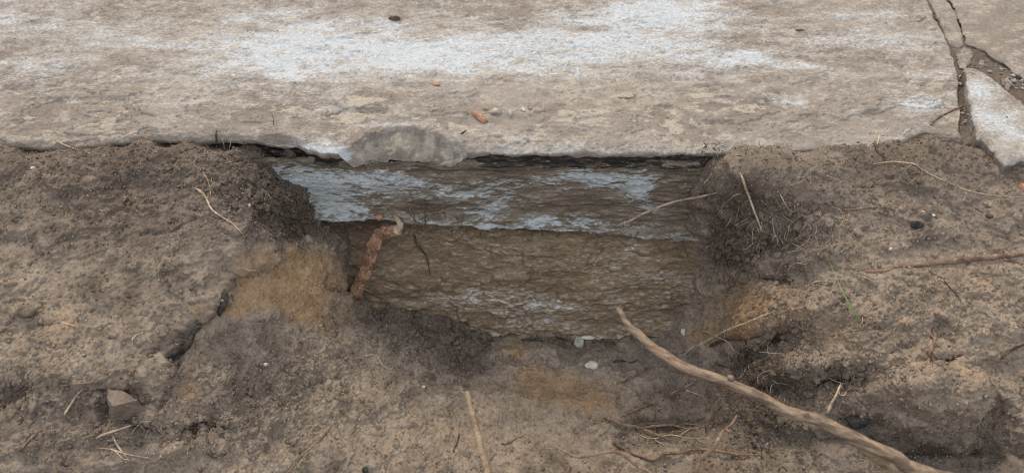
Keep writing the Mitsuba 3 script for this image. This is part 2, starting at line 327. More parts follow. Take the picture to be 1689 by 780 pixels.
for d in [(45, 512, 22, 12, -.012), (1550, 648, 100, 34, -.040), (1490, 628, 46, 16, -.010), (470, 474, 50, 24, -.004), (770, 570, 26, 16, -.012), (700, 590, 50, 30, -.008), (840, 570, 20, 16, -.012), (1480, 520, 70, 20, -.008),
          (1660, 560, 50, 30, -.008), (1300, 560, 20, 60, -.006), (250, 226, 46, 9, -.006), (300, 290, 60, 24, -.006), (425, 320, 40, 34, -.018), (390, 262, 60, 24, -.008), (1206, 400, 24, 50, .026), (1190, 345, 30, 20, .012), (1340, 370, 50, 12, -.004), (100, 620, 70, 30, -.006), (420, 610, 90, 40, -.005)]: dent(*d)
# how crumbly the ground is, where sand shows; dark humus, plus darkened hollows and pit sides
rough = .35 + .9 * np.clip(blob(700, 560, 150, 60, -18) + blob(400, 300, 90, 70) + blob(460, 350, 50, 60) + blob(1230, 390, 60, 70) + .9 * blob(1330, 380, 90, 50) + .8 * blob(1400, 620, 90, 40) + .7 * blob(60, 640, 110, 60) + .8 * blob(270, 710, 120, 40)
                            + .7 * blob(450, 640, 110, 80) + .8 * blob(1260, 700, 60, 90) + .6 * blob(1500, 520, 160, 60) + .5 * blob(1600, 700, 140, 60) + .6 * blob(1280, 540, 40, 90) + .4 * blob(200, 270, 150, 40), 0, 1.2)
smoothp = np.clip(blob(440, 470, 60, 50) + .7 * blob(150, 470, 150, 60) + .6 * blob(960, 650, 90, 40) + .7 * blob(640, 710, 120, 60) + .5 * blob(380, 420, 60, 30), 0, 1)
rough *= 1 - .55 * smoothp
S = .20 + .26 * (F(P0, 5, 3, 21) - .5)
for b in [(500, 440, 64, 42, 0, .80), (465, 488, 90, 44, -20, .95), (390, 500, 40, 22, 40, .5), (300, 640, 34, 70, 0, .55), (355, 510, 26, 18, 40, .5), (840, 575, 30, 26, 0, .65), (910, 640, 150, 46, -4, .66), (880, 600, 40, 40, 0, .3), (1000, 670, 60, 34, 0, .25), (1225, 490, 46, 60, 0, .55), (1190, 545, 60, 26, 0, .5),
          (1550, 480, 190, 80, 0, .30), (1450, 560, 130, 60, 0, .30), (1570, 640, 130, 46, 0, .36), (1640, 440, 120, 60, 0, .14), (60, 560, 90, 60, 0, .28), (20, 470, 50, 40, 0, .25), (120, 540, 60, 50, 0, .25), (200, 450, 60, 30, 0, .12), (480, 700, 90, 60, 0, .22), (660, 720, 190, 70, 0, .16), (900, 690, 160, 50, 0, .14), (560, 600, 90, 70, 0, .28), (420, 770, 90, 30, 0, .2),
          (800, 740, 160, 50, 0, .22), (290, 760, 80, 20, 0, .25), (1330, 560, 60, 70, 0, .2), (740, 700, 90, 30, 0, .1)]:
    S += b[5] * blob(*b[:5])
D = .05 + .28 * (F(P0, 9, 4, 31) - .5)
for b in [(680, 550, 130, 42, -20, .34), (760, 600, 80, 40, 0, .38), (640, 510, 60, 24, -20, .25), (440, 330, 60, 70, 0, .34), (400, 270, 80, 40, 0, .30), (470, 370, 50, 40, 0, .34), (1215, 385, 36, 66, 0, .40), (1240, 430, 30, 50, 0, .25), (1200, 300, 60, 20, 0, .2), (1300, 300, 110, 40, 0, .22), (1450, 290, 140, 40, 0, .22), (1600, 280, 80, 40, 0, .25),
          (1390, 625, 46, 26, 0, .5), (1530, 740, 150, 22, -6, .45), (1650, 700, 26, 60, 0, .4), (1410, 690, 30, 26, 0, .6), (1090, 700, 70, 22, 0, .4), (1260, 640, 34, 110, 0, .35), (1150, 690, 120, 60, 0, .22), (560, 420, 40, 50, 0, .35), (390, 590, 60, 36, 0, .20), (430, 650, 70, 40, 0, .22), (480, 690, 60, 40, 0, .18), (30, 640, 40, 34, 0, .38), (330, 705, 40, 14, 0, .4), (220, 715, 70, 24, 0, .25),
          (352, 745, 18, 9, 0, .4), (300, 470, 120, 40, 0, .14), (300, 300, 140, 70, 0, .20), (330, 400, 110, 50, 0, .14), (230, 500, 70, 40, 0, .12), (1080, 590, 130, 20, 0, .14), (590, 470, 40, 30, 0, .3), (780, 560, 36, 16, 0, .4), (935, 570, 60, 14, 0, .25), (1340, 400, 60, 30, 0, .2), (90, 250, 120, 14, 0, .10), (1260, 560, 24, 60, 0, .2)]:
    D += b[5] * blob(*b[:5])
strip = np.exp(-((side + .006) / .010) ** 2) * crust_on  # band just below the crust ledge; its shade is put into the soil colour
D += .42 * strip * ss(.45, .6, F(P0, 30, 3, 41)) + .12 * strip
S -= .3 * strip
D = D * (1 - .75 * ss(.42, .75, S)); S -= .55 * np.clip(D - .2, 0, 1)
S, D = np.clip(S, 0, 1.2), np.clip(D, 0, 1.1)

Ph = from_abh(GA, GB, H + dH)
Nn = grid_normals(Ph)
lumps = lambda f, sd: np.abs(2 * N(Ph + .35 / f * (np.stack([N(Ph, f, sd + 1), N(Ph, f, sd + 2), N(Ph, f, sd + 3)], -1) - .5), f, sd) - 1)
disp = .010 * (F(Ph, 9, 3, 50) - .5) + .006 * (F(Ph, 30, 5, 51) - .5) * (.5 + rough) + .008 * (F(Ph, 70, 4, 52) - .5) * (.3 + rough)
disp += rough * (.0050 * (lumps(42, 60) - .3) * ss(.4, .6, F(Ph, 14, 2, 59)) + .0030 * (lumps(95, 64) - .3)) + (.3 + rough) * .0030 * (lumps(190, 68) - .3)
cr = ss(.50, .78, N(Ph, 75, 72)) * ss(.35, .6, F(Ph, 12, 3, 73))
disp += rough * .0045 * cr
disp += (.0013 + .0012 * rough) * (N(Ph, 310, 74) - .5) * 2
# broken plates in the topsoil: low steps with ragged fronts
pl = F(Ph, 16, 4, 77, (1, 1.5, 1.5)); disp += .0042 * (ss(.50, .509, pl) + ss(.585, .594, pl) + .6 * ss(.42, .428, pl)) * (1 - .6 * np.clip(S - .5, 0, 1))
keep = 1 - ss(.00, .035, Ph[..., 1] - .03 * ss(.52, .60, Ph[..., 0])) * ss(-.06, -.03, Ph[..., 2])
Pd = Ph + Nn * (disp * (.35 + .65 * keep))[..., None]
# the crust leans out over the cut
lean = crust_on * np.exp(-((side - .004) / .008) ** 2) * .009
Pd += lean[..., None] * np.array([.75, -.45, -.25])
deep = ss(.045, .08, Pd[..., 1] - .03 * ss(.52, .60, Pd[..., 0])) * (Pd[..., 2] > -.2)
Pd[..., 2] = np.where(deep > 0, np.minimum(Pd[..., 2], .02 - .075 * deep), Pd[..., 2])
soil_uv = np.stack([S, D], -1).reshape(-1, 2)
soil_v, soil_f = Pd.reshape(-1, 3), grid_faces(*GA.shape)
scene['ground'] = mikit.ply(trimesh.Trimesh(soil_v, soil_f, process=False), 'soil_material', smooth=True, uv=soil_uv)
labels['ground'] = {'kind': 'structure', 'label': 'dug brown soil and ochre sand around the pit'}
# the earth goes on around it to the horizon
nr = grid_normals(Pd)
def skirt_line(i): return Pd[i]
ring = []
front, lft, rgt = Pd[0, ::6], Pd[::6, 0], Pd[::6, -1]
def strip_mesh(edge, outs):
    rows = [edge] + [edge * (1 - w) + o * w for w, o in outs]
    P = np.array(rows); return P
def apron(edge, target, name_):
    rows = []
    for w in (0, .01, .03, .08, .2, .45, 1.0):
        q = edge * (1 - w) + target * w
        q[:, 2] = edge[:, 2] * (1 - min(1, w * 6)) + (-.26) * min(1, w * 6)
        if 0 < w < 1: q[:, 2] += .04 * (F(q, 3, 3, 5) - .5)
        rows.append(q)
    return np.array(rows)
def to_far(edge, dx, dy):
    t = edge.copy(); t[:, 0] = t[:, 0] * (60 if dy else 1) + dx; t[:, 1] = (t[:, 1] * (1 if dy else 0)) + dy; t[:, 2] = -.26
    if not dy: t[:, 1] = np.linspace(-60, 2.5, len(t))
    return t
tg = front.copy(); tg[:, 0] *= 60 / 1.12; tg[:, 1] = -60
far_mesh = [apron(front, tg, 'f')]
for e, sx in ((lft, -1), (rgt, 1)):
    tg = e.copy(); tg[:, 0] = sx * 60; tg[:, 1] = np.linspace(-60, 60, len(e)); far_mesh.append(apron(e, tg, 's'))
vv, ff, o = [], [], 0
for P in far_mesh:
    vv.append(P.reshape(-1, 3)); ff.append(grid_faces(*P.shape[:2]) + o); o += P.shape[0] * P.shape[1]
bx = np.linspace(-60, 60, 60); by = np.array([.10, .5, 1, 2, 4, 10, 60.])
XB, YB = np.meshgrid(bx, by); PB = np.stack([XB, YB, np.full_like(XB, -.30)], -1); vv.append(PB.reshape(-1, 3)); ff.append(grid_faces(*XB.shape) + o)
vv = np.vstack(vv)
scene['soil_terrain'] = mikit.ply(trimesh.Trimesh(vv, np.vstack(ff), process=False), 'soil_material', smooth=True, uv=np.tile([.25, .12], (len(vv), 1)))
labels['soil_terrain'] = {'kind': 'structure'}

# ------------------------------------------------------------------ pavement: a thin screed slab with a ragged front edge
EDGE = [(-500, 236), (0, 236), (170, 236), (240, 226), (330, 226), (360, 224), (430, 226), (490, 231), (506, 241), (530, 246), (580, 247), (612, 239), (660, 235), (706, 238), (738, 246), (770, 246), (800, 247), (900, 247), (1000, 248), (1100, 248), (1180, 247), (1230, 243), (1320, 244), (1400, 243),
        (1440, 231), (1475, 217), (1495, 222), (1520, 227), (1545, 228), (1560, 214), (1582, 204), (1620, 203)]
ex = np.array([on_z(*e)[0] for e in EDGE]); ey = np.array([on_z(*e)[1] for e in EDGE])
CR = [(1583, 215), (1584, 195), (1581, 165), (1580, 138), (1577, 115), (1573, 98), (1563, 72), (1551, 47), (1539, 25), (1528, 0)]
cx = np.array([on_z(*e)[0] for e in CR]); cy = np.array([on_z(*e)[1] for e in CR])
fx = np.concatenate([np.linspace(-6, -1.35, 30)[:-1], np.arange(-1.35, .80, .0023)])
fy = np.concatenate([np.arange(0, .66, .0023), np.geomspace(.665, 3.0, 26)])
XR = .80
FXg, FYg = np.meshgrid(fx, fy)
q0 = np.stack([FXg, FYg, 0 * FXg], -1)
ye = np.interp(FXg, ex, ey) + .005 * (F(np.stack([FXg, 0 * FXg, 0 * FXg], -1), 45, 4, 2) - .5) * np.exp(-FYg / .02)
Ys = ye * np.exp(-FYg / .05) + FYg
xr = np.interp(Ys, cy, cx, right=cx[-1] - .1 * 0) + .006 * (F(np.stack([0 * Ys, Ys, 0 * Ys], -1), 40, 4, 3) - .5)
xr = np.where(Ys > cy[-1], cx[-1] - (Ys - cy[-1]) * .1, xr)
Xs = FXg + ss(.35, .80, FXg) * (xr - XR)
Q = np.stack([Xs, Ys, 0 * Xs], -1)
flk = F(Q, 10, 5, 81, (1, 2.2, 1)); flk2 = F(Q, 24, 4, 82, (1, 2.0, 1))
Z = .006 * (F(Q, 3.5, 3, 83, (1, 2, 1)) - .5) + (.0014 + .0014 * np.exp(-((FYg - .10) / .10) ** 2)) * (ss(.50, .506, flk) + ss(.60, .605, flk)) + .0013 * (ss(.56, .57, flk2) - ss(.42, .41, flk2)) + .0016 * (F(Q, 60, 3, 84, (1, 1.8, 1)) - .5) + .0008 * (N(Q, 280, 85, (1, 1.8, 1)) - .5)
pit = ss(.72, .80, N(Q, 55, 86)) * ss(.5, .62, F(Q, 7, 2, 87)); Z -= .0022 * pit
def sblob(px, py, rx, ry, Qg, rag=.3, rotd=0, z=0):
    c = on_z(px, py, z); w1, w2 = warps(Qg, 14, 90)
    dx, dy = Qg[..., 0] - c[0] + w1 * .25 * rag, Qg[..., 1] - c[1] + w2 * .18 * rag
    k = 1.0 + .45 * c[1]
    a = math.radians(rotd); u, v = dx * math.cos(a) + dy * math.sin(a), -dx * math.sin(a) + dy * math.cos(a)
    return np.exp(-(u / (rx * MM * k)) ** 2 - (v / (ry * MM * 1.55 * k)) ** 2)
PAINT = [(740, 95, 260, 36, .42), (1080, 85, 130, 40, .52), (1130, 20, 110, 50, .44), (930, 60, 130, 44, .42), (560, 90, 220, 50, .40), (450, 60, 150, 50, .32), (880, 115, 120, 18, .25), (560, 30, 120, 30, .2), (1440, 65, 120, 18, .5), (1290, 105, 110, 12, .5), (1520, 125, 60, 10, .55), (1310, 165, 40, 9, .5), (1520, 175, 46, 16, .6), (1225, 95, 60, 20, .3), (1040, 20, 110, 30, .4),
         (260, 175, 60, 18, .42), (330, 200, 60, 14, .42), (60, 20, 140, 50, .32), (180, 60, 160, 40, .26), (80, 120, 120, 30, .16), (420, 140, 140, 40, .26), (540, 242, 46, 12, .5), (700, 60, 200, 60, .22), (1640, 90, 60, 30, .1), (640, 175, 60, 10, .1), (1480, 215, 30, 7, .4), (1400, 25, 80, 16, .25), (350, 225, 40, 8, .4), (745, 155, 50, 9, .25), (1380, 120, 30, 8, .3), (100, 60, 60, 12, .15)]
DIRT = [(960, 48, 34, 12, .55), (870, 25, 34, 16, .35), (1240, 70, 60, 18, .35), (1180, 110, 110, 12, .3), (560, 20, 70, 24, .25), (150, 200, 200, 30, .18), (900, 170, 240, 30, .12), (1400, 200, 200, 24, .14), (380, 60, 70, 16, .2), (660, 232, 60, 20, .65), (250, 100, 80, 20, .15), (1290, 22, 60, 16, .3), (1390, 165, 60, 14, .2), (650, 30, 20, 8, .4), (100, 90, 120, 40, .12), (1640, 50, 90, 60, .25), (430, 205, 60, 12, .1)]
Pm = .10 + .55 * (F(Q, 5, 4, 92, (1, 2.5, 1)) - .5); Dm = .12 + .55 * (F(Q, 6, 4, 93, (1, 2.2, 1)) - .5)
for b in PAINT: Pm += b[4] * sblob(*b[:4], Q)
for b in DIRT: Dm += b[4] * sblob(*b[:4], Q); 
for b in DIRT: Pm -= b[4] * .8 * sblob(*b[:4], Q)
lift_ = ss(.66, .668, F(Q, 19, 5, 88, (1, 1.9, 1))) * (.25 + .55 * np.exp(-((FYg - .10) / .12) ** 2)) + .6 * ss(.69, .70, F(Q, 40, 4, 89, (1, 1.8, 1)))
Z += .0018 * np.clip(lift_, 0, 1); Dm -= .75 * np.clip(lift_, 0, 1)
kS = .80 * Pm + .85 * (F(Q, 14, 5, 78, (.8, 3.0, 1)) - .5) * 1.15 + .25 * (N(Q, 130, 79, (.5, 1.6, 1)) - .5)
Z += .0007 * ss(.30, .36, kS); Pm = .30 * Pm + .58 * ss(-.08, .90, kS) + .10 * ss(.10, .30, Q[..., 1])
Pm += .30 * np.exp(-FYg / .012) * (Q[..., 0] > -.42) * (Q[..., 0] < .5)
# the worn lip and the spall broken out of the front edge
lip = np.exp(-FYg / .009); Z -= .006 * lip
x6 = on_z(660, 243)[0]; rg = F(Q, 34, 4, 95) - .5
sp = ss(.24, .62, np.exp(-((Q[..., 0] - x6 + .05 * rg) / .098) ** 2 * .7) * ss(.064, .034, FYg + .04 * rg + .024 * ((Q[..., 0] - x6) / .09) ** 2))
Z -= sp * (.005 + .032 * np.clip(1 - FYg / .05, 0, 1) + .014 * (F(Q, 60, 4, 75) - .5) + .007 * np.abs(2 * N(Q, 110, 74) - 1)); Dm = Dm * (1 - sp) + sp * (-.20 + 1.5 * (F(Q, 50, 4, 76) - .5)); Pm -= .45 * ss(.5, 1, sp); Pm += 1.3 * sp * (1 - sp) + .45 * np.exp(-((FYg - .066) / .010) ** 2) * np.exp(-((Q[..., 0] - x6) / .10) ** 2)
sp2 = ss(.35, .65, sblob(455, 236, 46, 12, Q, .16)); Z -= sp2 * (.008 + .005 * F(Q, 70, 3, 96)); Dm += .5 * sp2
for px, py, a, l in [(345, 205, 60, 26), (560, 100, 4, 10), (1590, 90, 60, 10)]:
    c = on_z(px, py)
Q[..., 2] = Z
# front face, underside
BOT = -.021
rowsF, uvF = [], []
e0 = Q[0].copy(); fxx = e0[:, 0]; nz = np.stack([fxx, 0 * fxx, 0 * fxx], -1)
thick = .023 - .005 * ss(-.08, .0, fxx) + .018 * (F(nz, 24, 4, 97) - .5) + .020 * np.exp(-((fxx - on_z(660, 262)[0]) / .098) ** 4) + .009 * np.exp(-((fxx - on_z(545, 252)[0]) / .03) ** 2) * 0
for k, (fr, off) in enumerate([(0.0, 0), (.12, -.0015), (.28, -.0022), (.45, -.0015), (.62, -.0008), (.8, .0006), (.93, .0022), (1.0, .006), (1.0, .02), (1.0, .08), (1.0, .45)]):
    if k == 0: continue
    r = e0.copy(); r[:, 2] = e0[:, 2] * (1 - fr) - thick * fr
    r[:, 1] += off + (.004 * (F(np.stack([fxx, 0 * fxx + k * .004, 0 * fxx], -1), 80, 3, 98) - .5) if k < 9 else 0)
    r[:, 2] -= .003 * (F(np.stack([fxx, 0 * fxx + k * .004, 0 * fxx + 2], -1), 90, 3, 99) - .5) if k < 9 else 0
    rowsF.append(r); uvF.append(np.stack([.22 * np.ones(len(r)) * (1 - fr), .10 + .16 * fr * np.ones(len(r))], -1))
Qa = np.concatenate([np.array(rowsF)[::-1], Q], 0)
UVa = np.concatenate([np.array(uvF)[::-1], np.stack([Pm, Dm], -1)], 0)
colsR, uvR = [], []
eR = Qa[:, -1].copy()
for fr, off in [(.15, .0012), (.5, .0018), (1, .0005), (1, -.05)]:
    r = eR.copy(); r[:, 2] = np.minimum(eR[:, 2], eR[:, 2] * (1 - fr) - .022 * fr); r[:, 0] += off + .003 * (F(r, 70, 3, 94) - .5); colsR.append(r); uvR.append(np.tile([.05, .5], (len(r), 1)))
Qa = np.concatenate([Qa, np.array(colsR).transpose(1, 0, 2)], 1); UVa = np.concatenate([UVa, np.array(uvR).transpose(1, 0, 2)], 1)
pave_m = trimesh.Trimesh(Qa.reshape(-1, 3), grid_faces(*Qa.shape[:2]), process=False)
scene['pavement'] = mikit.ply(pave_m, 'concrete_material', smooth=True, uv=UVa.reshape(-1, 2))
labels['pavement'] = {'kind': 'structure'}
# the black felt-like layer below the screed
bxs = np.arange(-.50, .42, .0019); zr = np.linspace(0, 1, 26)
BXg, BZg = np.meshgrid(bxs, zr)
topz = -.010 + 0 * BXg; botz = -.050 + .003 * (F(np.stack([BXg, 0 * BXg, 0 * BXg], -1), 30, 4, 101) - .5) * 2
qz = topz * (1 - BZg) + botz * BZg
yb = np.interp(BXg, ex, ey) + .0085 + .05 * np.exp(-((BXg - on_z(660, 243)[0]) / .104) ** 6)
Qt = np.stack([BXg, yb, qz], -1)
bul = F(Qt, 26, 4, 102, (1, 1, 1.6)); fine = F(Qt, 120, 3, 103, (.6, 1, 1.5))
Qt[..., 1] += .006 * (.5 - bul) * 2 + .004 * (.5 - fine) - .003 * ss(.80, .95, BZg) + .001
back = Qt[-1].copy(); back[:, 1] += .06; back[:, 2] += .004
Qt = np.concatenate([Qt, back[None]], 0)
uvt = np.stack([np.concatenate([.25 * ss(.86, .95, BZg) + .40 * ss(.30, .02, BZg) + .15 * ss(.15, .3, BXg) + .5 * np.exp(-((BXg - on_z(660, 262)[0]) / .075) ** 4), np.zeros((1, len(bxs)))]), np.zeros((27, len(bxs)))], -1)
k = obj('tar_layer', trimesh.Trimesh(Qt.reshape(-1, 3), grid_faces(*Qt.shape[:2], flip=True), process=False), 'tar_material', 'pavement', uv=uvt.reshape(-1, 2))
labels[k] = {'label': 'black tar layer under the broken pavement edge'}

# ------------------------------------------------------------------ foundation: kerb face and rough footing
wx = np.arange(-.56, .52, .0019)
KB = [(480, 352), (560, 356), (620, 352), (690, 358), (760, 362), (800, 370), (880, 371), (940, 375), (1000, 376), (1080, 386), (1160, 384), (1220, 384)]
YK = .004
kx = np.array([on_y(*e, YK)[0] for e in KB]); kz = np.array([on_y(*e, YK)[2] for e in KB])
zt = np.concatenate([np.linspace(0, 1, 100), [1.0, 1.0, 1.0]])
WX, WT = np.meshgrid(wx, zt)
nz1 = np.stack([WX, 0 * WX, 0 * WX], -1)
zb = np.interp(WX, kx, kz) + .012 * (F(nz1, 22, 5, 111) - .5)
WZ = -.035 * (1 - WT) + zb * WT
QK = np.stack([WX, YK + 0 * WX, WZ], -1)
st = F(QK, 16, 4, 112, (1, 1, 2.6)); st2 = F(QK, 60, 3, 113, (1, 1, 2.5))
QK[..., 1] += -.016 * ss(.84, .98, WT) - .003 * (ss(.47, .49, st) + ss(.58, .6, st)) - .0035 * (st2 - .5) - .0014 * np.abs(2 * N(QK, 110, 114, (.6, 1, 2)) - 1) - .02 * (F(QK, 5, 2, 115) - .5) + .010 * (1 - WT)
QK[-3, :, 1] += .003; QK[-3, :, 2] -= .002; QK[-2, :, 1] += .02; QK[-2, :, 2] += .003; QK[-1, :, 1] += .09
def wblob(px, py, rx, ry, Qg, y, rag=.3):
    c = on_y(px, py, y); w1, w2 = warps(Qg, 16, 120)
    return np.exp(-((Qg[..., 0] - c[0] + w1 * .2 * rag) / (rx * MM)) ** 2 - ((Qg[..., 2] - c[2] + w2 * .12 * rag) / (ry * MM * 1.4)) ** 2)
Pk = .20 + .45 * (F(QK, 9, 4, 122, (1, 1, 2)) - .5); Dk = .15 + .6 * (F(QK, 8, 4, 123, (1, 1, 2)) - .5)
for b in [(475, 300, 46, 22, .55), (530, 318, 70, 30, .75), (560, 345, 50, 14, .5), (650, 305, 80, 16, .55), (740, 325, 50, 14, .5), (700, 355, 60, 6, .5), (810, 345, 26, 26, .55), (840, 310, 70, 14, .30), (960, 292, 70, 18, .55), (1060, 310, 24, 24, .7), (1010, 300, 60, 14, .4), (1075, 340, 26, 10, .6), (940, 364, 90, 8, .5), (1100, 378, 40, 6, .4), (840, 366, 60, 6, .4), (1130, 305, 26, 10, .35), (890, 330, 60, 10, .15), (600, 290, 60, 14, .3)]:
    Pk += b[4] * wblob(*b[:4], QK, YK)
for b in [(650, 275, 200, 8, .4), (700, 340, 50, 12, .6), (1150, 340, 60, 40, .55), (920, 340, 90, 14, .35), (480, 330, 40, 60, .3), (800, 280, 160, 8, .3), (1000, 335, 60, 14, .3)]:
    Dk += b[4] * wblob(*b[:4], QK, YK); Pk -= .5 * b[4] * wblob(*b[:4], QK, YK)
kP = .62 * Pk + 1.0 * (F(QK, 55, 5, 124, (1, 1, 2.4)) - .5) + .75 * (F(QK, 130, 2, 125, (.5, 1, 2.2)) - .5)
cov = ss(.18, .52, kP); QK[:-3, :, 1] -= .0013 * ss(.30, .42, kP)[:-3]; Pk = .06 + .16 * np.clip(Pk, 0, 1) + .85 * cov * (.55 + .45 * np.clip(Pk, 0, 1)) + .3 * ss(.93, .985, WT)
fw = thing('foundation', 'old concrete foundation with bluish limewash exposed under the pavement edge in the pit', 'foundation')
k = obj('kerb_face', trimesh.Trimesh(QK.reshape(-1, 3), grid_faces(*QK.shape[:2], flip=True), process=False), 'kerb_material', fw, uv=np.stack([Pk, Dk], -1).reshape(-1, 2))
labels[k] = {'label': 'upper kerb face with patches of pale blue limewash'}
FB = [(560, 470), (600, 482), (650, 508), (720, 537), (800, 552), (860, 556), (940, 556), (1000, 562), (1060, 562), (1140, 550), (1240, 545)]
yF = lambda t: .052 - .150 * np.power(np.clip(t, 0, 1), .90) + .040 * np.exp(-(t / .22) ** 2)
zq = np.concatenate([np.linspace(0, 1, 150), [1.0, 1.0, 1.0]])
WX, WT = np.meshgrid(wx, zq)
nz1 = np.stack([WX, 0 * WX, 0 * WX], -1)
ztop, zbot = -.165, -.444
WZ = ztop + (zbot - ztop) * WT
QF = np.stack([WX, yF(WT), WZ], -1)
lay = F(QF, 9, 5, 131, (1, 1, 3.0)); lay2 = F(QF, 30, 4, 132, (1, 1, 2.4))
QF[..., 1] += -.005 * (ss(.46, .48, lay) + ss(.56, .58, lay)) - .008 * (lay2 - .5) - .03 * (F(QF, 5, 3, 133) - .5) - .006 * ss(.52, .55, F(QF, 14, 3, 138, (1, 1, 2.0))) - .004 * (F(QF, 60, 3, 139, (.5, 1, 1.8)) - .5)
QF[..., 1] -= (.0010 + .0040 * ss(.65, .95, WT)) * np.abs(2 * N(QF, 70, 134, (.9, 1, 1.3)) - 1) + .0012 * np.abs(2 * N(QF, 150, 135, (.8, 1, 1.3)) - 1) + .0012 * N(QF, 330, 136)
QF[..., 2] += .020 * (F(QF, 22, 4, 137) - .5) * ss(.8, 1, WT)
QF[-3, :, 1] += .006; QF[-3, :, 2] -= .004; QF[-2, :, 1] += .035; QF[-2, :, 2] += .004; QF[-1, :, 1] += .16
Pf = .0 + .16 * ss(.45, .7, WT) + .55 * (F(QF, 8, 4, 141, (1, 1, 2)) - .5); Df = .05 + .6 * (F(QF, 7, 4, 142, (1, 1, 2)) - .5) + .85 * np.exp(-(WT / .20) ** 2) + .25 * np.exp(-(WT / .55) ** 2)  # Df: dark soil stain, with the shade under the kerb lip painted in
for b in [(760, 480, 50, 10, .50), (880, 485, 160, 10, .32), (740, 510, 60, 14, .15), (820, 535, 110, 12, .25), (960, 545, 80, 10, .3), (1020, 400, 50, 8, .45), (1090, 455, 60, 10, .35), (1040, 432, 40, 10, .3), (900, 500, 120, 30, .22), (860, 440, 160, 24, .12), (1060, 540, 50, 10, .4), (1010, 525, 60, 14, .35), (760, 430, 100, 20, .1)]:
    Pf += b[4] * wblob(*b[:4], QF, -.05)
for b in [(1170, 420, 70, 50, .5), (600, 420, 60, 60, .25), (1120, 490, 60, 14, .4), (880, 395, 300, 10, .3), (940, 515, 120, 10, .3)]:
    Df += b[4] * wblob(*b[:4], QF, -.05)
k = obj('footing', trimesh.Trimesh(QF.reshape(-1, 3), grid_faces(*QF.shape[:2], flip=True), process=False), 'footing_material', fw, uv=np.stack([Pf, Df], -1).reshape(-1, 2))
labels[k] = {'label': 'lower footing of rough brown rubble concrete'}

# ------------------------------------------------------------------ soil bed under the cracks, neighbour slab, loose pieces of concrete
sx = np.arange(.60, 1.5, .0028); sy = np.arange(-.01, .9, .0028)
SX, SY = np.meshgrid(sx, sy); QS = np.stack([SX, SY, -.009 + 0 * SX], -1)
QS[..., 2] += .005 + .012 * (F(QS, 14, 4, 151) - .5) + .012 * (F(QS, 55, 4, 152) - .5) + .003 * np.abs(2 * N(QS, 130, 154) - 1) - .004 - .06 * ss(.03, -.01, SY) - .05 * ss(.70, .62, SX)
scene['soil_bed'] = mikit.ply(trimesh.Trimesh(QS.reshape(-1, 3), grid_faces(*SX.shape), process=False), 'soil_material', smooth=True, uv=np.stack([0 * SX + .12, .22 + .5 * (F(QS, 9, 3, 153) - .5)], -1).reshape(-1, 2))
labels['soil_bed'] = {'kind': 'structure'}
from shapely.geometry import Polygon, LineString
from shapely.ops import transform as shp_transform
def piece(poly, z0, thick, tilt=(0, 0), seed=0, res=.004, P=.2, Dd=.2, paint=(), round_=.003, centre=None):
    pts = np.array([on_z(px, py, z0)[:2] for px, py in poly])
    pg = Polygon(pts).buffer(-.002).buffer(.002)
    n = int(pg.length / res)
    ring = np.array([pg.exterior.interpolate(i / n, normalized=True).coords[0] for i in range(n)])
    c = ring.mean(0) if centre is None else np.array(centre)
    dd = ring - c; R0 = np.linalg.norm(dd, axis=1)
    jg = F(np.c_[ring, 0 * ring[:, :1]], 50, 4, seed) - .5
    dd *= (1 + ((.020 * jg + .010 * (F(np.c_[ring, 0 * ring[:, :1]], 140, 3, seed + 9) - .5)) / R0))[:, None]
    b = np.r_[0, np.cumsum(np.geomspace(.0012, max(res * 1.3, .002), 12))]                # distance from the rim
    Rm = R0.max(); k = max(6, int((Rm - b[-1]) / (res * 1.6)))
    fr = np.r_[1 - b / Rm, np.linspace(1 - b[-1] / Rm, .02, min(k, 130))[1:]]
    rows = [np.c_[c + dd * f, np.full(n, (1 - f) * Rm)] for f in fr]
    top = np.array(rows); d_rim = top[..., 2].copy(); top[..., 2] = 0
    top[..., 2] -= round_ * np.exp(-d_rim / .004) + round_ * .8 * np.exp(-d_rim / .012)
    q = top + seed
    top[..., 2] += .003 * (F(q, 12, 3, seed) - .5) + .0015 * ss(.5, .51, F(q, 18, 4, seed + 1)) + .0016 * (F(q, 70, 3, seed + 2) - .5)
    sides = []
    for k, fz in enumerate((1, .8, .55, .3, .12)):
        r = top[0].copy(); r[:, 2] = r[:, 2] * (1 - fz) - thick * fz
        qq = np.c_[r[:, :2], np.full(n, fz * .03)]
        r[:, :2] -= dd / R0[:, None] * (.005 * fz + .006 * (F(qq, 70, 3, seed + 3) - .5))[:, None]
        sides.append(r)
    P3 = np.concatenate([np.array(sides), top], 0)
    P3 = np.concatenate([P3, P3[:, :1]], 1)
    P3[..., 2] += tilt[0] * (P3[..., 0] - c[0]) + tilt[1] * (P3[..., 1] - c[1]) + z0
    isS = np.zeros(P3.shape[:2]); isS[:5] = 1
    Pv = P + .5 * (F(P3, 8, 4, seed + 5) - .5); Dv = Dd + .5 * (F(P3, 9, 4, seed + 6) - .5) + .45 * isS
    for bb in paint: Pv = Pv + bb[4] * sblob(*bb[:4], P3, z=z0)
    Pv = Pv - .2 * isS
    return trimesh.Trimesh(P3.reshape(-1, 3), grid_faces(*P3.shape[:2]), process=False), np.stack([Pv, Dv], -1).reshape(-1, 2)
m, uv = piece([(1548, -25), (1577, 12), (1588, 43), (1595, 70), (1625, 84), (1660, 105), (1700, 132), (1760, 165), (1830, 180), (2300, 170), (2500, -120), (1520, -130)], .004, .024, seed=11, res=.008, P=.12, Dd=.18, centre=(1.75, .75))
scene['pavement_001'] = mikit.ply(m, 'concrete_material', smooth=True, uv=uv)
labels['pavement_001'] = {'kind': 'structure'}
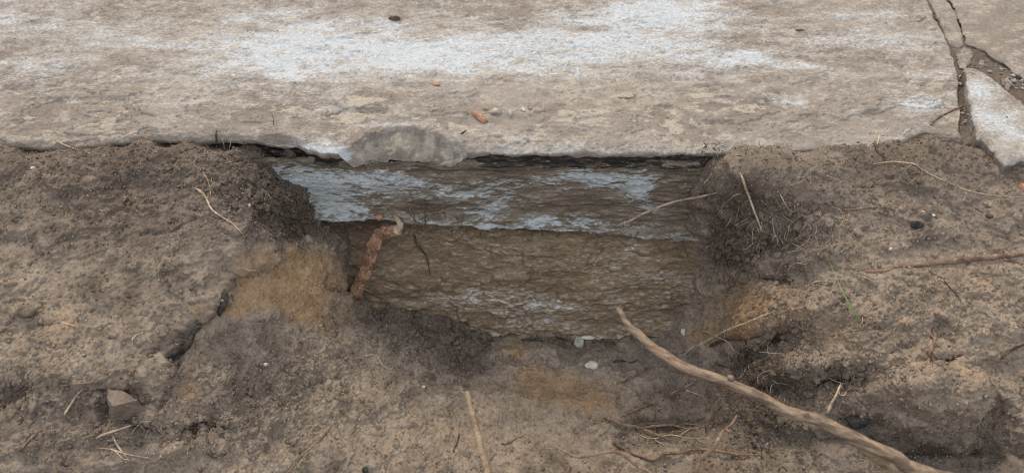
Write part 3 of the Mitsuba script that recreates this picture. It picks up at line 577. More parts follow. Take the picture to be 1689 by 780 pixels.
m, uv = piece([(1524, -22), (1546, -22), (1573, 14), (1585, 44), (1592, 73), (1580, 78), (1567, 72), (1555, 46), (1543, 23)], -.001, .02, seed=12, P=.15, Dd=.2)
one('concrete_sliver', 'long thin strip of concrete between the two cracks at the top right', 'concrete piece', m, 'concrete_material', uv=uv)
m, uv = piece([(1578, 84), (1590, 77), (1604, 79), (1608, 90), (1603, 104), (1594, 112), (1583, 108)], .001, .02, seed=13, P=.1, Dd=.12, res=.002)
one('concrete_chip', 'small rounded wedge of concrete lying above the big loose slab piece', 'concrete piece', m, 'concrete_material', uv=uv)
m, uv = piece([(1594, 113), (1606, 111), (1622, 117), (1650, 135), (1672, 155), (1700, 175), (1760, 215), (1750, 262), (1690, 262), (1662, 268), (1650, 262), (1640, 248), (1628, 238), (1612, 230), (1606, 215), (1600, 175), (1595, 140)], .018, .034, tilt=(-.05, .02), seed=14, P=.36, Dd=.10, res=.004,
              paint=[(1625, 150, 26, 16, .6), (1640, 190, 30, 16, .5), (1670, 215, 34, 14, .4), (1615, 200, 14, 24, .3)], round_=.004)
one('broken_slab', 'large loose whitewashed slab of broken concrete at the right edge, beside the crack', 'concrete piece', m, 'concrete_material', uv=uv)
m, uv = piece([(1655, 128), (1664, 122), (1668, 138), (1664, 148), (1656, 142)], .0, .016, seed=15, P=.1, Dd=.15, res=.002)
one('concrete_chip', 'small grey concrete chip in the dark gap behind the large loose slab', 'concrete piece', m, 'concrete_material', uv=uv)

# ------------------------------------------------------------------ finding points on what has been built
PICK = mi.load_dict({'type': 'scene', **{k: {kk: vv_ for kk, vv_ in v.items() if kk != 'bsdf'} for k, v in scene.items() if isinstance(v, dict) and v.get('type') == 'ply'}})
def pick(px, py):
    d = np.atleast_2d([ray(x, y) for x, y in zip(np.atleast_1d(px), np.atleast_1d(py))])
    n = len(d); o = np.tile(CAM, (n, 1))
    L = np.linalg.norm(d, axis=1, keepdims=True)
    si = PICK.ray_intersect(mi.Ray3f(mi.Point3f(*o.T.copy()), mi.Vector3f(*(d / L).T.copy())))
    p, nn = np.array(si.p).T.copy(), np.array(si.n).T.copy()
    flip = (nn * d).sum(1) > 0
    nn[flip] *= -1
    return p, nn
def pixel_size(p): return float((p - CAM) @ FWD) / FOC
def lying(pts, width, lift=.5, dense=True, raise_=()):
    """Points of a root that lies on what is under it: sight lines, drawn out, lifted by a share of its radius."""
    q = np.array([p[:2] for p in pts], float)
    s = spline(q, max(len(q) * 3, 6)) if dense else q
    P, nn = pick(s[:, 0], s[:, 1])
    d = (P - CAM); d /= np.linalg.norm(d, axis=1, keepdims=True)
    r = width * .5 * pixel_size(P.mean(0))
    # keep a root from dropping into every hollow: it bridges them
    depth = np.linalg.norm(P - CAM, axis=1)
    for _ in range(2):
        nb = np.r_[depth[:1], (depth[:-2] + depth[2:]) / 2, depth[-1:]]
        depth = np.minimum(depth, nb * .6 + depth * .4)
    depth = depth - r * lift
    if len(raise_): depth = depth - np.interp(np.linspace(0, 1, len(depth)), np.linspace(0, 1, len(raise_)), raise_)
    return CAM + d * depth[:, None], r

# ------------------------------------------------------------------ roots and twigs
def root(name, label, cat, pts, w, bsdf, w1=None, lift=.6, raise_=(), group=None, shoots=(), wob=.004, knots=(), sides=8):
    P, r = lying(pts, w, lift, raise_=raise_)
    r1 = r * (w1 if w1 is not None else .6)
    key = thing(name, label, cat, group)
    n = len(P)
    radii = np.linspace(r, r1, n)
    radii = radii * .86; body = tube(P, radii, sides, rough=.16, wob=wob * 1.6, seed=len(labels), knots=knots, ends_=True)
    if shoots:
        obj('stem', body, bsdf, key)
        for sp, sw in shoots:
            Q_, r_ = lying(sp, sw, lift)
            obj('side_root' if name == 'root' else 'side_twig', tube(Q_, [r_ * .9, r_ * .35], 7, rough=.16, wob=wob * 1.6, seed=len(scene), ends_=True), bsdf, key)
    else:
        scene[key] = mikit.ply(body, bsdf, smooth=True)
    return key
PR, BR, DR, SR = 'pale_root_material', 'brown_root_material', 'dark_root_material', 'straw_material'
root('root', 'pale forked root hanging down the dark bank left of the limewashed kerb', 'root', [(318, 308), (338, 320), (352, 345), (370, 360), (385, 370), (405, 388)], 4.6, PR, shoots=[([(335, 283), (343, 300), (346, 325)], 3.4)])
root('twig', 'short beige twig lying along the slab edge at the far left', 'twig', [(93, 232), (108, 238), (127, 246)], 4.5, SR)
root('twig', 'thin dark twig standing up against the slab edge above the pale forked root', 'twig', [(357, 214), (358, 238), (359, 252), (366, 264)], 3.2, DR, lift=1.2)
root('root', 'straight pale root crossing the right end of the limewashed kerb face', 'root', [(1018, 372), (1045, 359), (1070, 348), (1120, 331), (1182, 317)], 4.6, PR, w1=.9, raise_=(.03, .02, .004), shoots=[([(1040, 362), (1036, 352)], 2), ([(1030, 366), (1040, 377), (1052, 372)], 2)])
root('root', 'tiny pale crooked root just below the right end of the black layer', 'root', [(1162, 304), (1170, 295), (1173, 287)], 3.6, PR, shoots=[([(1166, 300), (1172, 315), (1180, 322)], 2)])
root('root', 'pale forked root hanging at the top right corner of the pit', 'root', [(1221, 284), (1230, 308), (1243, 342), (1251, 365), (1258, 384)], 4.6, PR, raise_=(.004, .012, .012, .006), shoots=[([(1202, 330), (1213, 320), (1231, 317)], 4), ([(1255, 352), (1270, 358), (1282, 364)], 2.4)])
root('root', 'long thin brown root running down the bank right of the pit corner', 'root', [(1290, 308), (1310, 328), (1346, 352), (1358, 370)], 3.2, BR, shoots=[([(1340, 348), (1372, 364), (1400, 378)], 2.6)])
root('straw', 'long fine pale grass stem bent across the bank below the loose slab', 'grass stem', [(1440, 270), (1475, 267), (1505, 269), (1522, 280), (1545, 292), (1600, 315), (1640, 322), (1692, 325)], 2.6, SR, lift=1.5, wob=.002)
root('twig', 'short pale upright twig at the ragged slab edge left of the crack', 'twig', [(1450, 217), (1447, 228), (1445, 241)], 3.2, SR, shoots=[([(1447, 226), (1458, 222), (1466, 223)], 2.2)])
root('twig', 'dark crooked twig on the soil below the pale upright twig', 'twig', [(1444, 242), (1452, 253), (1463, 262)], 3.6, DR)
root('twig', 'small forked brown twig half buried below the ragged slab edge', 'twig', [(1500, 288), (1511, 285), (1522, 286), (1530, 281)], 6, BR, shoots=[([(1503, 287), (1499, 275)], 3.5)])
root('twig', 'bent brown twig on the slab corner pointing into the crack', 'twig', [(1535, 206), (1545, 196), (1560, 188), (1577, 179), (1594, 174)], 5, BR)
root('twig', 'pale splinter stuck in the crack above the loose slab', 'twig', [(1582, 128), (1588, 120), (1592, 116)], 4, SR)
root('twig', 'thin curved twig lying on the far slab near the top right crack', 'twig', [(1514, 36), (1520, 34), (1527, 27)], 3, BR)
root('root', 'long thin pale root arching over the pit floor at its right end', 'root', [(1127, 585), (1145, 571), (1160, 563), (1200, 543), (1245, 527), (1279, 511)], 4, PR, raise_=(.0, .02, .035, .03, .004), shoots=[([(1213, 538), (1220, 530), (1224, 527)], 2)])
root('stick', 'dark brown stick lying below the arching pale root', 'stick', [(1170, 571), (1190, 562), (1215, 558), (1240, 556), (1264, 551)], 7.5, DR, w1=.9, raise_=(.0, .015, .02, .004), shoots=[([(1228, 560), (1231, 574), (1230, 592)], 4), ([(1254, 562), (1246, 578), (1236, 592)], 2.5)])
root('root', 'fine branching pale rootlet lying over the dark brown stick', 'root', [(1150, 543), (1172, 549), (1187, 558), (1197, 562), (1210, 577), (1226, 590)], 2.8, PR, lift=1.5, raise_=(.0, .02, .03, .01), shoots=[([(1195, 562), (1196, 545)], 2), ([(1200, 566), (1190, 575), (1186, 588)], 2), ([(1203, 570), (1202, 585), (1206, 600)], 2), ([(1187, 558), (1172, 566), (1160, 578)], 2)])
root('root', 'crooked whitish root right of the big branch tip on the pit wall', 'root', [(1220, 623), (1226, 612), (1231, 603), (1240, 598), (1252, 595), (1262, 590)], 3.6, PR)
root('stick', 'straight grey brown stick slanting across the pit floor under the big branch', 'stick', [(1024, 686), (1060, 670), (1095, 655), (1125, 640), (1152, 626)], 6, BR, raise_=(0, .01, .02))
root('root', 'short pale straight rootlet above the pit floor beneath the big branch', 'root', [(1129, 640), (1142, 645), (1160, 652)], 2.8, SR, lift=1.5)
root('root', 'brown forked root with split end on the pit floor', 'root', [(995, 688), (1012, 693), (1030, 701), (1052, 704), (1075, 712), (1105, 726)], 7, BR, w1=.7, raise_=(.002, .008, .012, .002), shoots=[([(1060, 705), (1085, 702), (1112, 702), (1135, 706), (1152, 709)], 6), ([(1130, 698), (1145, 700), (1158, 703)], 4), ([(1010, 717), (1035, 710), (1052, 704)], 3)])
root('root', 'long wavy reddish brown root near the bottom edge', 'root', [(1010, 720), (1016, 731), (1030, 740), (1055, 750), (1075, 755), (1095, 748), (1125, 744), (1155, 740), (1190, 744), (1225, 749), (1257, 748)], 7, BR, w1=.8, raise_=(.0, .004, .008, .010, .004), shoots=[([(1240, 748), (1252, 738), (1256, 720)], 2.5)])
root('root', 'dark thin root standing beside the brown forked root', 'root', [(1165, 715), (1174, 693), (1182, 680), (1192, 668)], 3.6, DR, lift=1.5, raise_=(.002, .02), shoots=[([(1163, 694), (1164, 716)], 2.4)])
root('root', 'small curly white rootlet on the sandy floor left of the standing stick', 'root', [(598, 588), (612, 584), (622, 586), (629, 596), (634, 604), (643, 608), (650, 602)], 3.2, PR, lift=1)
root('twig', 'slim twig with a pale cut tip standing at the bottom left', 'twig', [(467, 784), (490, 760), (508, 743), (530, 722), (545, 702), (556, 681)], 5, BR, w1=.9, raise_=(.0, .015, .03, .05))
root('straw', 'pale straw lying in front of the square lump of earth', 'straw', [(158, 722), (178, 714), (205, 705), (230, 697), (251, 692)], 4.6, SR, lift=1)
root('twig', 'pale bent twig left of the square lump of earth', 'twig', [(106, 684), (115, 668), (125, 652), (136, 640)], 4.6, SR, lift=1, shoots=[([(128, 648), (124, 640)], 2.5)])
root('twig', 'brown root fibre along the ridge above the square lump of earth', 'twig', [(97, 636), (125, 634), (150, 630), (172, 624)], 3, BR)
root('twig', 'flat greyish twig lying at the lower left corner', 'twig', [(32, 744), (42, 730), (54, 717), (67, 706)], 5.5, BR)
root('root', 'tangle of pale fine roots below the pale straw', 'root', [(163, 738), (185, 741), (205, 747), (228, 752), (252, 757)], 3.4, PR, lift=1, shoots=[([(186, 718), (194, 734), (203, 748), (212, 764)], 2.8), ([(184, 741), (200, 756), (216, 758)], 2.4), ([(190, 726), (200, 740), (206, 752)], 2)])
root('twig', 'brown twig with a broken pale tip beside the dark hollow at the lower left', 'twig', [(262, 736), (280, 726), (296, 716), (312, 712), (327, 707)], 5, BR, lift=1)
root('twig', 'short pale splinter above the dark hollow at the lower left', 'twig', [(308, 698), (322, 690), (336, 681)], 3.4, SR, lift=1)
root('root', 'tiny pale forked rootlet on the grey topsoil above the black charred piece', 'root', [(217, 562), (224, 553), (232, 550), (242, 545)], 3.6, PR, shoots=[([(222, 554), (220, 568)], 2.4)])
root('root', 'tiny pale rootlet on the sandy bank at the left', 'root', [(97, 531), (112, 535), (128, 539)], 2.6, PR)
root('root', 'reddish rootlet at the far left edge near the bottom', 'root', [(-4, 696), (14, 692), (28, 683), (38, 676)], 3, BR)
root('straw', 'stout pale straw sticking up beside the hollow right of the big branch', 'straw', [(1364, 680), (1370, 666), (1377, 650), (1386, 629)], 6, SR, lift=1, raise_=(0, .015))
root('root', 'tiny pale curled rootlet next to the stout pale straw', 'root', [(1391, 632), (1384, 640), (1384, 649), (1392, 651), (1396, 644)], 3, PR, lift=1)
root('root', 'pinkish grey bent root coming out of the bank at the lower right', 'root', [(1539, 540), (1540, 560), (1537, 580), (1532, 592), (1520, 603), (1508, 614)], 9, BR, w1=.45, shoots=[([(1538, 578), (1546, 588), (1548, 598)], 5)])
root('stick', 'long brown root lying along the right bank, its left end frayed', 'root', [(1424, 447), (1455, 445), (1482, 438), (1515, 434), (1550, 430), (1600, 426), (1640, 423), (1665, 421), (1700, 418)], 9, BR, w1=1.35, lift=.2, wob=.006, shoots=[([(1408, 448), (1440, 443), (1478, 438)], 4)], sides=10)
root('twig', 'thin brown twig emerging under the right end of the long bank root', 'twig', [(1655, 428), (1672, 431), (1700, 437)], 5, BR)
root('root', 'fine dark root running down the rough footing near the red stump', 'root', [(682, 385), (686, 402), (700, 420), (708, 440), (711, 458)], 3.6, DR, w1=.4)
root('root', 'small dark root peeling off the kerb above the red stump', 'root', [(675, 343), (681, 356), (688, 374)], 4, BR)
root('root', 'fine pale root trailing from the left end of the kerb down to the red stump', 'root', [(527, 366), (545, 378), (560, 394), (572, 408), (577, 432)], 2.6, BR, shoots=[([(540, 376), (556, 378), (570, 392)], 2)])
root('root', 'pale rootlet under the overhanging topsoil crust', 'root', [(402, 442), (412, 444), (424, 446), (434, 457)], 3, PR)
root('root', 'thin dark root beside the two stones on the pit floor', 'root', [(1010, 596), (1026, 594), (1040, 597), (1054, 592)], 4, DR)
root('root', 'thin straight root in the gap under the footing left of the leaf shaped stone', 'root', [(914, 556), (928, 564), (944, 570)], 4, BR)
root('twig', 'small twig of dark debris on the lower pit floor', 'twig', [(826, 731), (840, 728), (856, 720), (870, 714)], 4, BR, shoots=[([(840, 728), (832, 738)], 3)])
root('twig', 'short dark twig right of the standing stick at the bottom', 'twig', [(748, 745), (754, 732), (758, 716)], 4, DR)
root('root', 'thin dark brown twig across the bank above the grass blade', 'root', [(1398, 548), (1420, 543), (1445, 540), (1466, 544)], 3.4, BR)
root('root', 'fine pale fibre on the bank beside the grass blade', 'root', [(1340, 467), (1358, 463), (1374, 466)], 2.6, SR)
root('root', 'dark fine root on the right bank below the long bank root', 'root', [(1552, 455), (1566, 472), (1580, 486), (1588, 496)], 3, DR)
root('root', 'thin brown root on the right bank above the black pebble', 'root', [(1383, 347), (1412, 346), (1440, 342), (1478, 342)], 4, BR)
root('twig', 'dark curved twig at the right edge below the sandy mound top', 'twig', [(1650, 592), (1662, 582), (1676, 572), (1690, 565)], 6, DR)
root('twig', 'short twig lying flat on the middle of the pavement', 'twig', [(1019, 160), (1034, 161), (1050, 159)], 3.2, BR, lift=1)
root('twig', 'tiny dark splinter on the pavement above the black layer', 'twig', [(760, 221), (766, 217), (770, 214)], 3, DR)

# fine tangled rootlets in the lower right of the pit
root('root', 'fine pale rootlets tangled beneath the split brown root on the pit floor', 'root', [(1052, 716), (1078, 722), (1106, 716), (1140, 722), (1176, 716)], 2.6, PR, lift=1.5, shoots=[([(1078, 722), (1100, 733), (1128, 735)], 2.2), ([(1120, 718), (1148, 704), (1180, 700)], 2.2), ([(1146, 721), (1160, 730), (1172, 728)], 2)])
root('root', 'thin dark rootlets spreading below the dark brown stick in the pit corner', 'root', [(1180, 600), (1204, 606), (1228, 602), (1252, 612)], 2.6, DR, lift=1.5, shoots=[([(1204, 606), (1216, 622), (1222, 640)], 2.2), ([(1228, 602), (1240, 620), (1244, 640)], 2)])
# the green blade of grass
P, r = lying([(1360, 414), (1375, 447), (1390, 480), (1404, 507), (1418, 531)], 5, 1.6, raise_=(.006, .022, .03, .004))
m_ = 40; C_ = spline(P, m_); wv = np.interp(np.linspace(0, 1, m_), [0, .5, .85, 1], [.0003, .0010, .0019, .0012]); sd = np.array([.9, .35, .1]); sd /= np.linalg.norm(sd)
V_ = np.stack([C_ - sd * wv[:, None], C_ + np.array([0, -.3, .4]) * wv[:, None], C_ + sd * wv[:, None], C_ - np.array([0, -.25, .2]) * wv[:, None]], 1)
fcs = []
for i in range(m_ - 1):
    for j in range(4):
        a, b = i * 4 + j, i * 4 + (j + 1) % 4; fcs += [(a, b, b + 4), (a, b + 4, a + 4)]
one('grass_blade', 'single bright green blade of grass on the right bank', 'grass blade', trimesh.Trimesh(V_.reshape(-1, 3), fcs, process=False), 'grass_material', smooth=False)

# ------------------------------------------------------------------ the big branch, the standing stick, the red stump
def along(pts):                                  # (px, py, distance along the view axis)
    return np.array([CAM + ray(px, py) * d for px, py, d in pts])
bk = thing('branch', 'thick reddish brown bare branch reaching over the pit from the lower right corner', 'branch')
pb = along([(1019, 508, 1.30), (1036, 534, 1.28), (1062, 562, 1.26), (1100, 590, 1.235), (1140, 609, 1.21), (1200, 631, 1.18), (1252, 652, 1.155), (1310, 681, 1.13), (1370, 702, 1.105), (1430, 730, 1.085), (1475, 752, 1.07), (1530, 784, 1.055)])
pb = np.vstack([pb, [[.72, -.72, .0], [.83, -.86, -.14], [.90, -.97, -.30]]])
rad = .86 * np.array([5.5, 8.4, 10, 11, 11.6, 11.6, 12, 12.2, 12.6, 13.5, 14, 14.5, 15, 15.5, 16]) * .5 * 1.12 / FOC * 2
obj('stem', tube(pb, rad * np.r_[np.linspace(.95, .92, 12), .92, .92, .92], 26, step=.0022, rough=.075, ridge=.12, wob=.008, seed=3, knots=[(.20, .010, .16), (.29, .008, .18), (.41, .006, .16), (.11, .006, .16), (.50, .008, .14), (.35, .02, -.05), (.05, .02, -.08)]), 'branch_material', bk)
ps = along([(1408, 722, 1.10), (1440, 748, 1.10), (1470, 772, 1.10), (1500, 800, 1.10)]); ps = np.vstack([ps, [[.62, -.80, -.05], [.66, -.95, -.30]]])
obj('side_branch', tube(ps, [.006, .0078, .0082, .0084, .0086, .009], 14, step=.004, rough=.06, seed=4), 'branch_material', bk)
ss_ = thing('stick', 'pale peeled stick standing up from the bottom edge left of centre', 'stick')
p2 = along([(770, 645, 1.40), (775, 668, 1.395), (783, 700, 1.385), (793, 735, 1.375), (801, 765, 1.365), (806, 790, 1.355)]); p2 = np.vstack([p2, [[-.035, -.60, -.30], [-.03, -.68, -.40]]])
scene[ss_] = mikit.ply(tube(p2, [.0042, .0052, .0058, .0064, .0068, .0070, .0072, .0075], 16, step=.003, rough=.06, wob=.003, seed=5), 'stick_material', smooth=True)
nr_ = thing('root', 'blurred pale root close to the camera at the bottom, right of the wavy brown root', 'root')
pn = along([(1216, 684, 1.16), (1204, 698, 1.15), (1186, 716, 1.13), (1172, 742, 1.12), (1155, 762, 1.11), (1140, 800, 1.10)]); pn = np.vstack([pn, [[.22, -.66, -.25], [.20, -.72, -.40]]])
obj('stem', tube(pn, [.0012, .0022, .0028, .003, .003, .0032, .0034, .0036], 9, rough=.15, wob=.012, seed=15), BR, nr_)
pn = along([(1196, 706, 1.14), (1206, 712, 1.12), (1222, 714, 1.10)]); obj('side_root', tube(pn, [.002, .0015, .0008], 7, rough=.15, seed=16), BR, nr_)
nr_ = thing('root', 'blurred thin root close to the camera at the bottom edge, left of the wavy root', 'root')
pn = along([(880, 742, 1.15), (925, 738, 1.13), (960, 752, 1.12), (1010, 748, 1.10), (1050, 770, 1.09), (1085, 800, 1.08)]); pn = np.vstack([pn, [[.20, -.62, -.25], [.21, -.70, -.42]]])
scene[nr_] = mikit.ply(tube(pn, [.0008, .0014, .0018, .0020, .0022, .0024, .0028, .003], 8, rough=.15, wob=.014, seed=17), BR, smooth=True)
rs = thing('root_stump', 'thick reddish root stump with a pale cut end rising before the footing', 'root')
P0_, _n = pick([584, 588], [486, 478]); zc = (P0_[0] - CAM) @ FWD
prr = along([(586, 490, zc + .02), (590, 474, zc - .012), (599, 456, zc - .03), (607, 436, zc - .045), (613, 414, zc - .055), (622, 394, zc - .06), (636, 382, zc - .064), (655, 379, zc - .07)])
obj('body', tube(prr, [.0158, .0150, .0132, .0124, .0122, .0128, .0126, .0110], 26, step=.0018, rough=.19, ridge=.30, wob=.012, seed=6, knots=[(.30, .04, .18), (.42, .03, -.12), (.62, .025, .22), (.75, .03, -.15), (.88, .03, .25)]), 'red_bark_material', rs)
tg_ = prr[-1] - prr[-2]; tg_ = tg_ / np.linalg.norm(tg_) + np.array([0, -.5, .35]); tg_ /= np.linalg.norm(tg_)
ce = tube(np.array([prr[-1] - tg_ * .003, prr[-1] + tg_ * .002, prr[-1] + tg_ * .005]), [.0098, .0102, .0094], 22, step=.0012, rough=.10, seed=44)
kk = obj('cut_end', ce, 'pale_root_material', rs, smooth=40); labels[kk] = {'label': 'pale cut end of the root stump'}
pg_ = along([(656, 381, zc - .070), (661, 371, zc - .072), (656, 362, zc - .072), (649, 354, zc - .068)])
obj('prong', tube(pg_, [.0070, .0066, .0058, .0034], 12, rough=.14, ridge=.25, seed=8), 'tan_stone_material', rs)
pg_ = along([(630, 384, zc - .066), (622, 378, zc - .068), (618, 384, zc - .07)])
obj('side_shoot', tube(pg_, [.005, .004, .002], 9, rough=.12, seed=9), 'red_bark_material', rs)
pg_ = along([(590, 478, zc - .01), (581, 478, zc - .012), (577, 486, zc + .01)])
obj('side_root', tube(pg_, [.008, .007, .006], 10, rough=.12, seed=10), DR, rs)

# ------------------------------------------------------------------ stones, chips, lumps of earth
def stone(name, label, cat, px, py, w, h, bsdf, seed, sink=.3, deep=.8, rotd=0, facet=.5, amp=.25, sub=3, group=None, raise_=0):
    P, nn = pick([px], [py]); p, n = P[0], nn[0]; s = pixel_size(p) * .5
    d = (p - CAM); d /= np.linalg.norm(d)
    m = lump((w * s, max(w, h) * s * deep * .5 + h * s * .5, h * s), seed, sub, amp, facet)
    a = math.radians(rotd); R = np.eye(4); R[:3, :3] = np.array([[math.cos(a), 0, math.sin(a)], [0, 1, 0], [-math.sin(a), 0, math.cos(a)]])
    # stand the lump so that its broad face looks up and forward
    b = math.radians(-42); R2 = np.eye(4); R2[:3, :3] = np.array([[1, 0, 0], [0, math.cos(b), -math.sin(b)], [0, math.sin(b), math.cos(b)]])
    m.apply_transform(R2 @ R); m.apply_translation(p + n * h * s * (1 - 2 * sink) * .6 + n * raise_)
    return one(name, label, cat, m, bsdf, group)
for kpx, kpy, kd, kr in [(1205, 622, 1.175, .0045), (1118, 608, 1.222, .0030), (1330, 682, 1.115, .0035)]:
    kn_ = lump((kr, kr * .8, kr), int(kpx), 2, .4); kn_.apply_translation(CAM + ray(kpx, kpy) * kd); obj('knot', kn_, 'branch_material', bk)
stone('pebble', 'largest of the grey pebbles on the pavement, right of the terracotta splinter', 'pebble', 817, 187, 21, 16, 'grey_stone_material', 21, facet=.9)
stone('pebble', 'narrow grey pebble second in the row on the pavement', 'pebble', 842, 187, 8, 12, 'grey_stone_material', 22, rotd=20, facet=.9)
stone('pebble', 'pale pebble third in the row on the pavement', 'pebble', 862, 182, 10, 10, 'pale_stone_material', 23, facet=.9)
stone('pebble', 'smallest pale pebble at the right end of the row on the pavement', 'pebble', 875, 179, 7, 7, 'tan_stone_material', 24)
stone('pebble', 'tiny tan pebble just left of the largest grey pebble on the pavement', 'pebble', 802, 180, 8, 7, 'tan_stone_material', 25)
P, nn = pick([781, 801], [186, 201])
one('bark_chip', 'reddish terracotta splinter of bark lying on the pavement', 'wood chip', tube(P + nn * .003, [.0048, .0062, .0066, .006], 10, step=.002, rough=.1, seed=2), 'terracotta_material')
stone('leaf_flake', 'small curled orange leaf flake on the pavement', 'leaf', 721, 140, 15, 6, 'orange_leaf_material', 26, facet=.8, amp=.4)
stone('debris', 'dark crumb of debris on the far pavement near the top', 'debris', 650, 31, 24, 8, 'clod_material', 27, amp=.5)
stone('debris', 'flat dark brown crumb on the right half of the pavement', 'debris', 1318, 50, 16, 4, 'clod_material', 28, amp=.5)
stone('pebble', 'black pebble on the right bank above the long bank root', 'pebble', 1512, 370, 22, 13, 'dark_stone_material', 31, facet=.3)
stone('pebble', 'dull grey brown pebble at the right, level with the black pebble', 'pebble', 1632, 356, 14, 9, 'clod_material', 32)
stone('pebble', 'tan pebble left of two pale specks above the black pebble', 'pebble', 1484, 343, 9, 8, 'tan_stone_material', 33)
stone('pebble', 'small tan pebble directly above the black pebble', 'pebble', 1523, 350, 8, 6, 'tan_stone_material', 34)
stone('pebble', 'small whitish pebble up and right of the black pebble', 'pebble', 1539, 355, 7, 5, 'pale_stone_material', 35)
stone('pebble', 'pale pebble down and left of the black pebble', 'pebble', 1468, 410, 8, 6, 'pale_stone_material', 36)
stone('pebble', 'tan pebble farthest right on the bank, below the grass stem', 'pebble', 1633, 338, 8, 7, 'tan_stone_material', 37)
stone('stone', 'reddish brown stone at the right edge under the loose slab', 'stone', 1686, 312, 16, 18, 'red_stone_material', 38)
stone('stone', 'small dark angular stone under the forked brown twig on the right bank', 'stone', 1516, 301, 14, 7, 'clod_material', 39, facet=.9)
stone('pebble', 'small bright white pebble on the topsoil at the upper left', 'pebble', 55, 277, 9, 6, 'pale_stone_material', 41)
stone('pebble', 'tiny white pebble under the pale forked root on the left', 'pebble', 410, 338, 6, 6, 'pale_stone_material', 42)
stone('stone', 'upright leaf shaped grey stone in the gap under the footing', 'stone', 955, 568, 20, 30, 'grey_stone_material', 43, facet=.9, deep=.5)
stone('pebble', 'smooth white pebble on the pit floor below the leaf shaped stone', 'pebble', 975, 603, 26, 17, 'pale_stone_material', 44, facet=.3, amp=.15)
stone('pebble', 'tiny pale pebble touching the smooth white pebble on its left', 'pebble', 957, 602, 10, 8, 'tan_stone_material', 45)
stone('pebble', 'flat whitish pebble wedged under the edge of the footing', 'pebble', 970, 556, 22, 7, 'pale_stone_material', 46)
stone('limewash_chip', 'bluish white chip in the soil at the right end of the footing', 'chip', 1128, 547, 10, 14, 'pale_stone_material', 47, facet=.8)
stone('stone', 'small reddish stone on the ledge under the kerb above the stump', 'stone', 625, 357, 14, 11, 'red_stone_material', 48)
stone('stone', 'brown stone at the foot of the red stump', 'stone', 557, 477, 16, 12, 'clod_material', 49)
top_c = [on_z(*q, -.092) for q in [(178, 641), (204, 644), (227, 659), (186, 669), (176, 654)]]
bot_c = [on_z(*q, -.140) for q in [(226, 680), (212, 690), (188, 698), (181, 690)]] + [q + np.array([0, .004, -.05]) for q in top_c[:3]]
hb = trimesh.Trimesh(np.array(top_c + bot_c)).convex_hull.subdivide_to_size(.0028)
hb = trimesh.Trimesh(hb.vertices, hb.faces, process=True); vb = np.array(hb.vertices); vn = np.array(hb.vertex_normals)
vb += vn * (.0030 * (F(vb, 70, 4, 5) - .5) + .0016 * (N(vb, 260, 6) - .5))[:, None]
hb = trimesh.Trimesh(vb, hb.faces, process=False)
one('earth_block', 'squarish lump of hard earth with a flat top at the lower left', 'earth lump', hb, 'soil_material', smooth=True, uv=np.tile([.14, .16], (len(vb), 1)))
stone('earth_clod', 'rough clod of earth on the left bank', 'earth lump', 44, 514, 36, 22, 'clod_material', 52, facet=.6, amp=.4, sub=4)
stone('dead_leaf', 'small curled brown leaf at the far left edge', 'leaf', 18, 467, 26, 9, 'dead_leaf_material', 53, facet=.9)
stone('dead_leaf', 'small brown leaf scrap beside the hollow right of the big branch', 'leaf', 1407, 604, 22, 13, 'dead_leaf_material', 54, facet=.9, amp=.4)
stone('stone', 'wet black stone half buried under the sandy mound at the lower right', 'stone', 1418, 690, 44, 36, 'dark_stone_material', 55, sink=.55, facet=.5)
stone('stone', 'dark round stone at the bottom edge below the standing stick', 'stone', 603, 774, 12, 14, 'dark_stone_material', 56)
stone('stone', 'flat grey stone in the right wall of the pit', 'stone', 1228, 456, 26, 26, 'clod_material', 57, facet=.8)
stone('pebble', 'pale grain at the lower middle of the pit floor, left of the crumbly dark soil', 'pebble', 698, 637, 7, 5, 'pale_stone_material', 58)
stone('pebble', 'small whitish pebble on the gritty dark patch at the lower left', 'pebble', 438, 600, 8, 6, 'pale_stone_material', 59)
cr1 = thing('charred_root', 'black charred root piece bent along the broken edge of the left bank', 'charred root')
Pc, rc = lying([(272, 588), (285, 582), (300, 572), (308, 558), (313, 545), (326, 537)], 13, -.1)
scene[cr1] = mikit.ply(tube(Pc, [rc * .8, rc * 1.1, rc, rc * .7, rc * .5, rc * .3], 12, rough=.34, wob=.016, seed=31, ends_=True), 'char_material', smooth=True)
cr2 = thing('charred_root', 'dark upright charred piece in the sand below the topsoil crust', 'charred root')
Pc, rc = lying([(362, 520), (367, 508), (371, 494), (372, 476)], 13, .25)
scene[cr2] = mikit.ply(tube(Pc, [rc * .5, rc, rc * 1.05, rc * .6], 12, rough=.32, wob=.012, seed=32, ends_=True), 'char_material', smooth=True)

